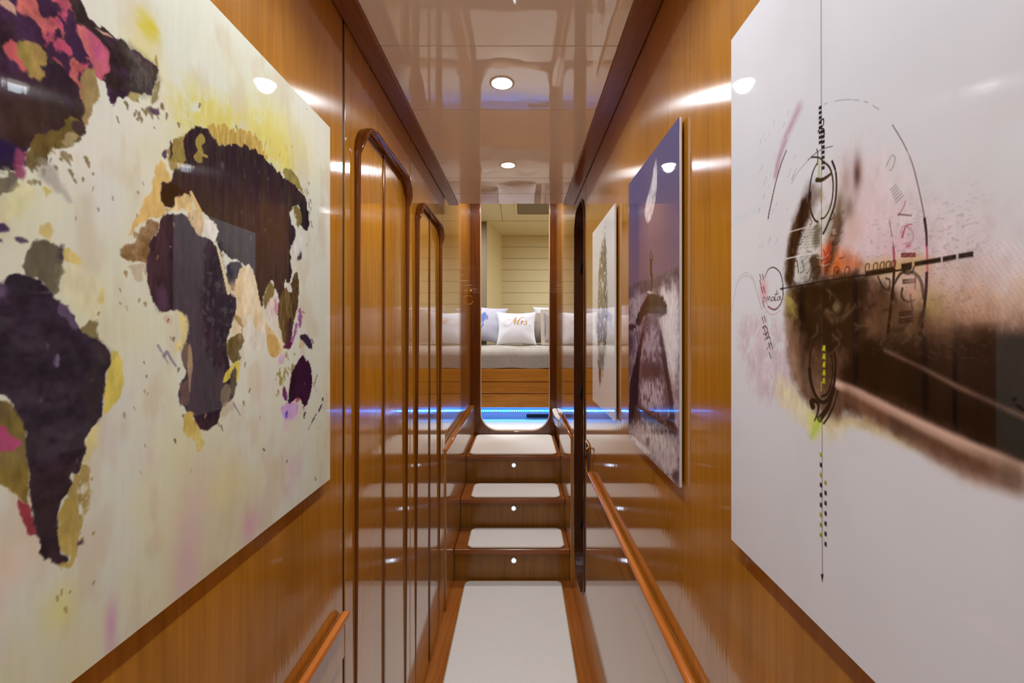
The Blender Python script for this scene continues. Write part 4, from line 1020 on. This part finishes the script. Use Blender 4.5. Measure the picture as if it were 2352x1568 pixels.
    P(R([(660, 1040), (760, 1040), (770, 1120), (690, 1140)]), (196, 112, 84), .7, soft=.008, hole=.4); P(R([(780, 1100), (1000, 1060), (1150, 1080), (1100, 1130), (800, 1160)]), (206, 160, 70), .75, soft=.008)
    P(R([(640, 800), (670, 860), (640, 1000), (600, 1100), (570, 1175), (560, 1130), (600, 1000)]), (62, 36, 24), .85, soft=.006, warp=.004); P(R([(600, 870), (650, 780), (660, 830), (620, 960), (570, 1000)]), (84, 62, 36), .8, soft=.006, hole=.35)
    # blurred smears above
    cv.blob((1660+745/2.412, 150+600/2.412), 10, 40, (110, 74, 64), .75); cv.blob((1660+680/2.412, 150+640/2.412), 10, 40, (160, 132, 122), .6); cv.blob((1660+700/2.412, 150+800/2.412), 14, 26, (90, 70, 52), .7)
    cv.blob((1660+650/2.412, 150+760/2.412), 9, 22, (84, 70, 50), .7); cv.blob((1660+830/2.412, 150+880/2.412), 40, 80, (240, 214, 224), .6); cv.blob((1660+960/2.412, 150+1000/2.412), 40, 30, (236, 190, 210), .6)
    cv.blob((1660+720/2.412, 150+920/2.412), 24, 46, (230, 190, 178), .6)
    S_(R([(420, 240), (380, 330), (330, 450), (300, 590)]), .008, .003, (190, 156, 170), .6, soft=.008)
    # vertical thread and bars
    S_([(1886, -20), (1887, 600), (1889, 1320)], .0008, .0008, (70, 66, 70), .95, soft=.0005, curve=False)
    P([(1885, 1318), (1892, 1318), (1889, 1338)], (40, 34, 36), 1, soft=.0005, warp=0, ch=0)
    for q in range(8):
        y = 72+q*37; P(E([(655, y+10), (677, y), (677, y+24), (655, y+34)]), (40, 36, 40), 1, .0005, warp=0, ch=0, tex=0)
    for q in range(8):
        y = 250+q*39; P(E([(677, y+8), (699, y), (699, y+26), (677, y+34)]), (40, 36, 40), 1, .0005, warp=0, ch=0, tex=0)
    S_(E([(665, 190), (690, 175), (690, 215), (672, 235)]), .002, .0015, bl); S_(E([(650, 270), (665, 245), (690, 250), (697, 290)]), .002, .002, bl)
    P(E([(640, 460), (668, 490), (668, 650), (640, 640), (655, 560)]), (196, 200, 150), .9, .001, warp=.001); P(E([(660, 690), (680, 690), (680, 800), (670, 800)]), (150, 144, 90), .9, .0015, warp=.001)
    S_(E([(640, 400), (648, 440), (645, 520)]), .0015, .001, bl); S_(E([(575, 480), (620, 440), (680, 400), (758, 378)]), .0012, .0008, (80, 70, 74), .9); S_(E([(600, 460), (660, 465), (700, 510)]), .0025, .0015, bl, .9)
    # oval loop
    S_(E([(640, 510), (608, 580), (588, 690), (585, 780), (598, 870), (625, 930), (648, 945)]), .0025, .003, bl, .95); S_(E([(700, 500), (740, 545), (762, 640), (758, 760), (735, 850), (700, 910), (672, 920)]), .0025, .0025, bl, .95)
    S_(E([(755, 490), (782, 570), (788, 690), (775, 810), (750, 890), (715, 980), (690, 1030)]), .003, .004, bl, .95); P(E([(572, 710), (600, 705), (602, 780), (580, 800)]), (36, 30, 34), 1, .001, warp=.002)
    S_(E([(640, 630), (680, 630), (740, 590), (750, 570)]), .005, .003, (48, 44, 28)); S_(E([(450, 660), (500, 570), (560, 500), (600, 460)]), .0007, .001, (150, 140, 145), .8)
    # sweeping arcs
    S_(E([(275, 920), (290, 840), (330, 660), (370, 520), (412, 410)]), .003, .002, (56, 40, 46), .95); S_(E([(330, 600), (355, 470), (410, 340)]), .006, .003, (186, 150, 164), .6, soft=.004); S_(E([(430, 260), (470, 170), (500, 110)]), .004, .001, (186, 150, 164), .5, soft=.004)
    S_(R([(560, 215), (640, 195), (720, 190), (800, 205), (865, 245)]), .0008, .0008, (150, 148, 152), .7, brk=.25)
    S_(R([(940, 330), (1000, 430), (1050, 545), (1085, 680), (1110, 800), (1120, 860)]), .001, .0013, (120, 112, 116), .85, brk=.3)
    S_(R([(1118, 850), (1128, 930), (1130, 1000)]), .003, .002, (70, 40, 48), .95); S_(R([(1130, 1000), (1134, 1090), (1132, 1180), (1128, 1260)]), .002, .002, (196, 70, 100), .8); S_(R([(1130, 1150), (1125, 1260), (1112, 1370), (1095, 1490)]), .003, .004, (46, 28, 24), .9)
    S_(R([(920, 840), (935, 930), (946, 1010)]), .001, .0015, (140, 100, 112), .7, brk=.3); S_(R([(946, 1010), (950, 1080), (948, 1120)]), .0025, .0025, (180, 60, 100), .85); S_(R([(950, 1130), (940, 1260), (915, 1480)]), .003, .004, (40, 24, 20), .9)
    # pointer bar
    S_(R([(320, 1238), (560, 1195), (800, 1160), (1040, 1125)]), .0015, .002, bl, 1, curve=False); P(R([(316, 1238), (332, 1228), (332, 1246)]), bl, 1, .0006, warp=0, ch=0)
    P(R([(380, 1225), (560, 1185), (780, 1140), (770, 1270), (560, 1330), (390, 1280)]), (30, 19, 14), .9, .010, warp=.010, ch=1)
    P(R([(790, 1140), (950, 1115), (950, 1145), (790, 1170)]), (36, 24, 18), .95, .001, warp=0, ch=0)
    for seg in ([(990, 1100), (1048, 1090), (1048, 1125), (990, 1130)], [(1062, 1088), (1208, 1062), (1208, 1090), (1062, 1114)], [(1219, 1060), (1293, 1046), (1293, 1074), (1219, 1089)], [(1306, 1043), (1388, 1029), (1388, 1060), (1306, 1072)]):
        P(R(seg), (36, 28, 26), 1, .0006, warp=0, ch=0, tex=0)
    # lettering and numerals on the rings
    for (x, y) in ((1000, 1045), (1000, 1058)): S_(R([(x-8, y), (x+65, y-2)]), .002, .002, (120, 40, 48), .9, curve=False)
    S_(R([(995, 950), (1015, 890), (1050, 880)]), .003, .001, (200, 80, 110), .8); S_(R([(985, 930), (1000, 890), (1050, 920), (1050, 970), (1000, 990)]), .0012, .001, (190, 150, 160), .8); cv.blob((1660+1030/2.412, 150+1000/2.412), 6, 4, (200, 40, 80), .65)
    S_(R([(970, 830), (1000, 790), (1012, 750)]), .0015, .001, (190, 110, 130), .8); S_(R([(975, 825), (1045, 832)]), .002, .0012, (90, 60, 66), .65); S_(R([(905, 560), (935, 500), (955, 515), (940, 570), (925, 580)]), .001, .001, (150, 146, 152), .8)
    for q in range(6): S_(R([(930+q*6, 690+q*14), (960+q*8, 660+q*12)]), .001, .0006, (130, 126, 134), .8, curve=False)
    for (y, h) in ((1190, 0), (1204, 0)): S_(R([(1000, y), (1065, y-3)]), .0024, .002, (40, 26, 22), .7, curve=False)
    S_(R([(1068, 1170), (1065, 1240)]), .002, .002, (40, 26, 22), .65); S_(R([(995, 1235), (992, 1280), (1020, 1308), (1062, 1300)]), .0026, .002, (40, 26, 22), .7); S_(R([(1040, 1270), (1050, 1350)]), .003, .002, (40, 26, 22), .65)
    for y in (1370, 1385, 1410, 1425): S_(R([(980, y), (1050, y-10)]), .0024, .002, (36, 24, 20), .6, curve=False)
    S_(R([(950, 1210), (990, 1150), (1050, 1145), (1095, 1190), (1115, 1290)]), .003, .004, (34, 24, 20), .7); S_(R([(1000, 1110), (1010, 1150), (1045, 1150), (1060, 1115)]), .0026, .002, (30, 22, 18), .7); cv.blob((1660+1060/2.412, 150+1260/2.412), 16, 34, (222, 170, 160), .75); 
    S_(R([(860, 1170), (890, 1230), (920, 1240), (925, 1190), (905, 1180)]), .002, .002, (40, 28, 20), .65)
    for q, x in enumerate((790, 835, 872, 905, 935)): S_(R([(x, 1140-q*4), (x+3, 1105-q*4), (x+22, 1100-q*4), (x+20, 1130-q*4)]), .0016, .0014, (70, 44, 30), .65)
    for q, x in enumerate((640, 700)): S_(R([(x-25, 1160), (x-20, 1120), (x, 1120), (x, 1150)]), .002, .0016, (60, 34, 26), .6)
    S_(R([(480, 1190), (500, 1130), (540, 1120), (520, 1190)]), .003, .002, (34, 24, 20), .65); S_(R([(395, 1170), (390, 1110), (410, 1080), (420, 1150)]), .003, .002, (60, 46, 40), .65); S_(R([(440, 1080), (450, 1130), (430, 1150)]), .002, .0015, (70, 60, 54), .65)
    # small ring with the script word
    S_(G([(275, 130), (300, 70), (345, 50), (395, 90), (420, 180), (420, 290), (395, 360), (350, 395), (300, 370)]), .0014, .0028, (52, 44, 50), .9)
    S_(G([(285, 330), (310, 380), (345, 390), (390, 370)]), .0012, .001, (206, 130, 150), .8); S_(G([(270, 370), (300, 420), (345, 436), (400, 400)]), .001, .001, (206, 150, 166), .8); cv.blob((1680+265/3.5625, 600+240/3.5625), 8, 26, (226, 130, 150), .6)
    for q in ([(285, 330), (295, 285), (300, 320), (312, 285), (318, 325), (330, 300)], [(345, 290), (330, 300), (330, 322), (345, 315), (350, 290), (352, 320)], [(374, 235), (362, 290), (358, 320), (372, 315)], [(355, 272), (385, 262)], [(395, 285), (378, 300), (380, 320), (394, 310), (398, 285), (402, 316)], [(255, 330), (262, 295), (275, 300), (270, 330)]):
        S_(G(q), .0013, .0009, (70, 40, 52), .95, soft=.0005)
    for (x, y, a) in ((240, 130, 0), (262, 130, 0), (240, 180, 0), (250, 235, 1), (268, 232, 1), (262, 350, 1), (255, 480, 2), (272, 470, 2), (268, 560, 2), (285, 610, 2), (300, 600, 2), (305, 690, 3), (325, 690, 3), (312, 770, 3)):
        S_(G([(x-8+a*2, y-22), (x+4+a*3, y+24)]), .0022, .0014, (60, 46, 54), .85, soft=.0006, curve=False)
    S_(G([(255, 545), (275, 530), (295, 560), (280, 600), (262, 590)]), .0025, .0015, (60, 48, 54), .85); S_(G([(275, 640), (310, 620), (320, 660), (290, 720)]), .002, .001, (66, 52, 58), .8)
    for d_ in (0, 22): S_(G([(0, 420), (30, 250), (60, 140+d_), (120, 95+d_), (175, 130+d_), (205, 240), (250, 400)]), .0008, .0008, (168, 160, 168), .8, brk=.2)
    for q in range(30):
        x = 250+random.uniform(-60, 120); y = 420+q*20
        S_(G([(x, y), (x+random.uniform(-10, 16), y+random.uniform(10, 50))]), .0006, .0005, (170, 150, 160), .5, curve=False)
    # lower loop with tail, yellow-green marks
    S_(G([(640, 930), (645, 760), (690, 640), (745, 605), (800, 640), (845, 760), (850, 900), (830, 1040), (790, 1130), (735, 1150), (680, 1080), (650, 980), (638, 880)]), .003, .005, bl, .95)
    S_(G([(745, 650), (800, 720), (828, 840), (820, 980), (785, 1080), (740, 1105)]), .002, .004, bl, .9); S_(G([(870, 1060), (840, 1170), (800, 1260), (755, 1325)]), .002, .0035, bl, .9)
    S_(G([(845, 1040), (800, 1170), (760, 1240), (720, 1290)]), .004, .008, bl, .95); S_(G([(665, 1185), (655, 1150), (680, 1140), (712, 1170), (705, 1240), (680, 1305)]), .008, .002, bl, .95)
    S_(G([(720, 1290), (690, 1370), (650, 1440)]), .004, .001, (170, 206, 60), .5, soft=.004)
    S_(G([(750, 420), (800, 540), (860, 700)]), .006, .003, (40, 26, 20), .85, soft=.003); S_(G([(580, 400), (640, 560), (620, 700)]), .012, .006, (26, 16, 12), .8, soft=.006); S_(G([(780, 420), (830, 480), (900, 470), (960, 400)]), .007, .003, (112, 88, 62), .6, soft=.004); cv.blob((1680+855/3.5625, 600+375/3.5625), 9, 12, (150, 128, 92), .8, 2.0)
    for q in range(5):
        y = 690+q*66; P(G([(742, y+34), (752, y), (768, y-2), (768, y+46), (742, y+40)]), (196, 204, 40), 1, .0008, warp=.0006, ch=0)
    for q in range(4): P(G([(730, 990+q*20), (740, 985+q*20), (740, 998+q*20), (730, 1002+q*20)]), (190, 196, 70), .9, .0006, warp=0, ch=0)
    for q in range(9):
        y = 860+q*45; c_ = (150, 156, 40) if q in (0, 2, 6, 7, 8) else (44, 36, 48)
        P(R2([(437, y), (447, y+3), (447, y+24), (437, y+18)]), c_, 1, .0006, warp=0, ch=0, col2=None, tex=.5, ts=(400, 400))
    for q in range(7):
        y = 985+q*46; c_ = (170, 172, 50) if q == 0 else (44, 36, 48)
        P(R2([(458, y), (468, y+3), (468, y+24), (458, y+18)]), c_, 1, .0006, warp=0, ch=0, tex=.4, ts=(400, 400))
    # scratchy brown texture and fine drawn lines
    k = np.nonzero((U > .12) & (U < .45) & (V < .16) & (V > -.16))[0]
    lum = cv.C[k].mean(1); w = smooth(.75, .35, lum)*smooth(.06, .14, lum)
    n = fbm(U[k]*70, V[k]*26, 55, 5)-.5
    cv.C[k] = np.clip(cv.C[k]*(1+.7*n*w)[:, None], 0, 1)
    rng = random.Random(5)
    for q in range(26):
        x, y = rng.uniform(360, 660), rng.uniform(820, 1180); a = rng.uniform(-.5, 1.4); l = rng.uniform(20, 70)
        S_(R([(x, y), (x+l*.5*math.cos(a)+rng.uniform(-8, 8), y-l*.5*math.sin(a)), (x+l*math.cos(a+.4), y-l*math.sin(a+.4))]), .0016, .0008, rng.choice([(40, 30, 26), (70, 50, 36), (110, 96, 80), (206, 196, 180)]), .7)
    for q in range(34):
        x, y = rng.uniform(400, 1120), rng.uniform(1230, 1500); a = rng.uniform(.6, 2.2); l = rng.uniform(30, 110)
        S_(R([(x, y), (x+l*.5*math.cos(a)+rng.uniform(-20, 20), y+l*.5*math.sin(a)), (x+l*math.cos(a+.5), y+l*math.sin(a+.5))]), .004, .0015, rng.choice([(28, 18, 14), (28, 18, 14), (120, 94, 70), (96, 72, 52)]), .45, soft=.002)
    for q in range(40):
        x, y = rng.uniform(200, 420), rng.uniform(250, 1000); l = rng.uniform(10, 50)
        S_(R([(x, y), (x-l*.35, y+l)]), .0009, .0006, rng.choice([(150, 130, 140), (176, 150, 160), (120, 104, 112)]), .5)
    # charcoal specks
    k = np.nonzero((U > .245) & (U < .36) & (V > -.02) & (V < .10))[0]
    n = fbm(U[k]*330, V[k]*700, 77, 3); w = smooth(.60, .72, n)*smooth(.0, .05, np.minimum(U[k]-.245, .36-U[k])*2.2)*smooth(0, .03, .10-V[k])
    cv.mix(k, np.tile(np.array((112, 100, 104), np.float32)/255, (len(k), 1)), w*.2)
    return cv, cols, rows, (y0, y1, z0, z1)

cv, cols, rows, e = paint_clock()
painting('clock_collage_picture', 'large glossy white picture with brown clock-like collage, nearest on the right wall', XRP, *e, cv, cols, rows, XR)

# ---- right: moon over a pier
def paint_moon():
    y0, y1, z0, z1 = .7507, 1.10, -.2725, .3671
    cols = list(np.linspace(y0, y1, 300)); rows = list(np.linspace(z0, z1, 540))
    cv = Canvas(cols, rows, PR, (110, 96, 128)); U, V = cv.U, cv.V
    t = smooth(.35, .06, V)[:, None]
    cv.C[:] = np.array((84, 86, 130), np.float32)/255*(1-t)+np.array((128, 104, 126), np.float32)/255*t
    P, S_ = cv.poly, cv.stroke
    X = lambda pts: [(1430+x/2.613, 540+y/2.613) for x, y in pts]
    # sea and mist below a sloping horizon
    P([(1438, 659), (1566, 613), (1570, 1200), (1430, 1200)], (120, 102, 116), 1, .002, warp=.0, ch=0, col2=(168, 150, 158), ts=(30, 40), tex=.3)
    P([(1438, 659), (1566, 613), (1566, 640), (1438, 690)], (84, 72, 88), .8, .006, warp=.004, ch=0, tex=.3)
    P(X([(220, 300), (340, 260), (340, 800), (300, 900), (250, 700), (220, 480)]), (236, 230, 234), .95, .02, warp=.015)
    P(X([(60, 330), (140, 330), (120, 520), (40, 520)]), (186, 170, 182), .7, .02, warp=.015, hole=.4, hs=.16)
    P(X([(250, 250), (300, 240), (290, 330), (255, 330)]), (92, 76, 90), .8, .01, warp=.01)
    P(X([(20, 540), (120, 530), (100, 900), (20, 900)]), (110, 88, 108), .8, .012, warp=.015, hole=.4, hs=.16)
    # pier
    P(X([(135, 450), (215, 450), (330, 1190), (40, 1150), (60, 850)]), (104, 82, 98), .95, .008, warp=.006, tex=.4, ts=(60, 60))
    P(X([(125, 560), (220, 560), (250, 760), (90, 800)]), (190, 172, 188), .8, .015, warp=.02, hole=.42, hs=.16)
    P(X([(100, 870), (240, 860), (260, 1040), (120, 1060)]), (204, 190, 202), .85, .015, warp=.02, hole=.38, hs=.16)
    P(X([(110, 740), (230, 760), (220, 860), (120, 860)]), (62, 44, 56), .7, .012, warp=.015)
    P(X([(120, 570), (128, 570), (100, 780), (90, 1060), (40, 1150), (40, 900), (70, 780)]), (46, 32, 42), .95, .006, warp=.006)
    P(X([(222, 560), (240, 620), (300, 960), (320, 1180), (250, 1130), (290, 1060), (260, 880), (225, 640)]), (58, 42, 50), .95, .005, warp=.005, tex=.4, ts=(200, 200))
    P(X([(30, 1000), (120, 1040), (260, 1120), (325, 1150), (320, 1210), (200, 1180), (40, 1170)]), (46, 36, 46), .95, .01, warp=.008)
    # rocks at its head
    P(X([(70, 540), (110, 430), (140, 380), (210, 350), (250, 380), (275, 470), (215, 490), (135, 460), (110, 540)]), (56, 42, 48), 1, .004, warp=.006, tex=.5, ts=(120, 120))
    P(X([(138, 360), (205, 350), (210, 440), (140, 440)]), (36, 26, 32), 1, .002, warp=.003, tex=.4); P(X([(30, 530), (90, 540), (60, 570), (30, 570)]), (52, 38, 48), .9, .004, warp=.004)
    P(X([(30, 570), (70, 640), (50, 720), (30, 700)]), (70, 52, 66), .7, .01, warp=.01)
    # slender beacon
    S_(X([(170, 85), (169, 105)]), .002, .007, (40, 30, 38)); S_(X([(164, 120), (165, 150), (170, 165)]), .005, .005, (40, 30, 38)); S_(X([(178, 118), (178, 150), (172, 165)]), .005, .005, (40, 30, 38)); S_(X([(171, 165), (170, 220), (176, 260), (170, 350)]), .016, .008, (44, 32, 40), soft=.001)
    S_(X([(150, 340), (172, 345)]), .004, .004, (220, 214, 214))
    # foam in front
    P(X([(40, 1130), (130, 1110), (240, 1170), (330, 1260), (345, 1500), (230, 1420), (60, 1260)]), (206, 194, 196), .9, .02, warp=.02, tex=.2, hole=.28, hs=.16)
    P(X([(140, 1220), (165, 1210), (160, 1260), (145, 1260)]), (84, 68, 72), .9, .006, warp=.004); P(X([(295, 1420), (335, 1400), (340, 1480), (300, 1470)]), (80, 62, 70), .9, .006, warp=.004); P(X([(260, 1430), (275, 1430), (270, 1450)]), (60, 46, 50), .9, .004)
    P(X([(120, 1300), (200, 1340), (240, 1440), (160, 1390)]), (150, 134, 140), .6, .015, warp=.01)
    # moon
    P([(1507, 360), (1510, 385), (1508, 440), (1501, 485), (1493, 510), (1484, 511), (1480, 490), (1483, 465), (1491, 440), (1497, 415), (1502, 385)], (214, 212, 220), 1, .004, warp=.003, col2=(176, 174, 186), ts=(40, 40), tex=.1, ch=2)
    return cv, cols, rows, (y0, y1, z0, z1)
cv, cols, rows, e = paint_moon()
painting('moon_pier_picture', 'tall glossy purple photo print of a moon above a stone pier in surf', XRP, *e, cv, cols, rows, XR)

# ---- right: grey brush abstraction
def paint_brush():
    y0, y1, z0, z1 = 1.263, 1.65, -.2665, .3663
    cols = list(np.linspace(y0, y1, 200)); rows = list(np.linspace(z0, z1, 340))
    cv = Canvas(cols, rows, PR, (226, 226, 222)); P = cv.poly
    X = lambda pts: [(1350+x/2.85, 440+y/2.85) for x, y in pts]
    P(X([(105, 310), (118, 330), (124, 480), (130, 700), (124, 1000), (100, 1130), (82, 1230), (74, 1250), (66, 1140), (60, 960), (66, 700), (74, 460)]), (120, 108, 84), .95, .012, warp=.02, drip=.09, col2=(84, 76, 66), hole=.38, ts=(90, 12), tex=.4)
    P(X([(106, 330), (118, 340), (122, 480), (104, 470)]), (104, 96, 76), .9, .008, warp=.01, drip=.06, ts=(120, 10), tex=.4)
    P(X([(70, 1060), (90, 1080), (82, 1240), (72, 1200)]), (80, 68, 60), .8, .008, warp=.01, drip=.05)
    return cv, cols, rows, (y0, y1, z0, z1)
cv, cols, rows, e = paint_brush()
painting('brush_stroke_picture', 'white picture with grey vertical brush strokes, farthest on the right wall', XRP, *e, cv, cols, rows, XR)

# ================================================================== world, camera
w = bpy.data.worlds.new('World'); bpy.context.scene.world = w; w.use_nodes = True
w.node_tree.nodes['Background'].inputs['Color'].default_value = (.02, .018, .016, 1)
cam = bpy.data.cameras.new('camera'); co = bpy.data.objects.new('camera', cam); C.objects.link(co)
co.rotation_euler = (PI/2, 0, 0); cam.sensor_width = 36; cam.lens = 36*F/2352
cam.shift_x = -(VX-1176)/2352; cam.shift_y = (VY-784)/2352; cam.clip_start = .02; cam.clip_end = 50
bpy.context.scene.camera = co
# everything up so that the corridor floor is height zero
for o in C.objects:
    if o.parent is None: o.location.z += -ZF
sc = bpy.context.scene
sc.view_settings.view_transform = 'Standard'
sc.view_settings.look = 'None'
sc.view_settings.exposure = 0.0
cy = sc.cycles
cy.use_denoising = True
cy.max_bounces = 10; cy.diffuse_bounces = 6; cy.glossy_bounces = 6; cy.sample_clamp_indirect = 6.0
cy.caustics_reflective = False
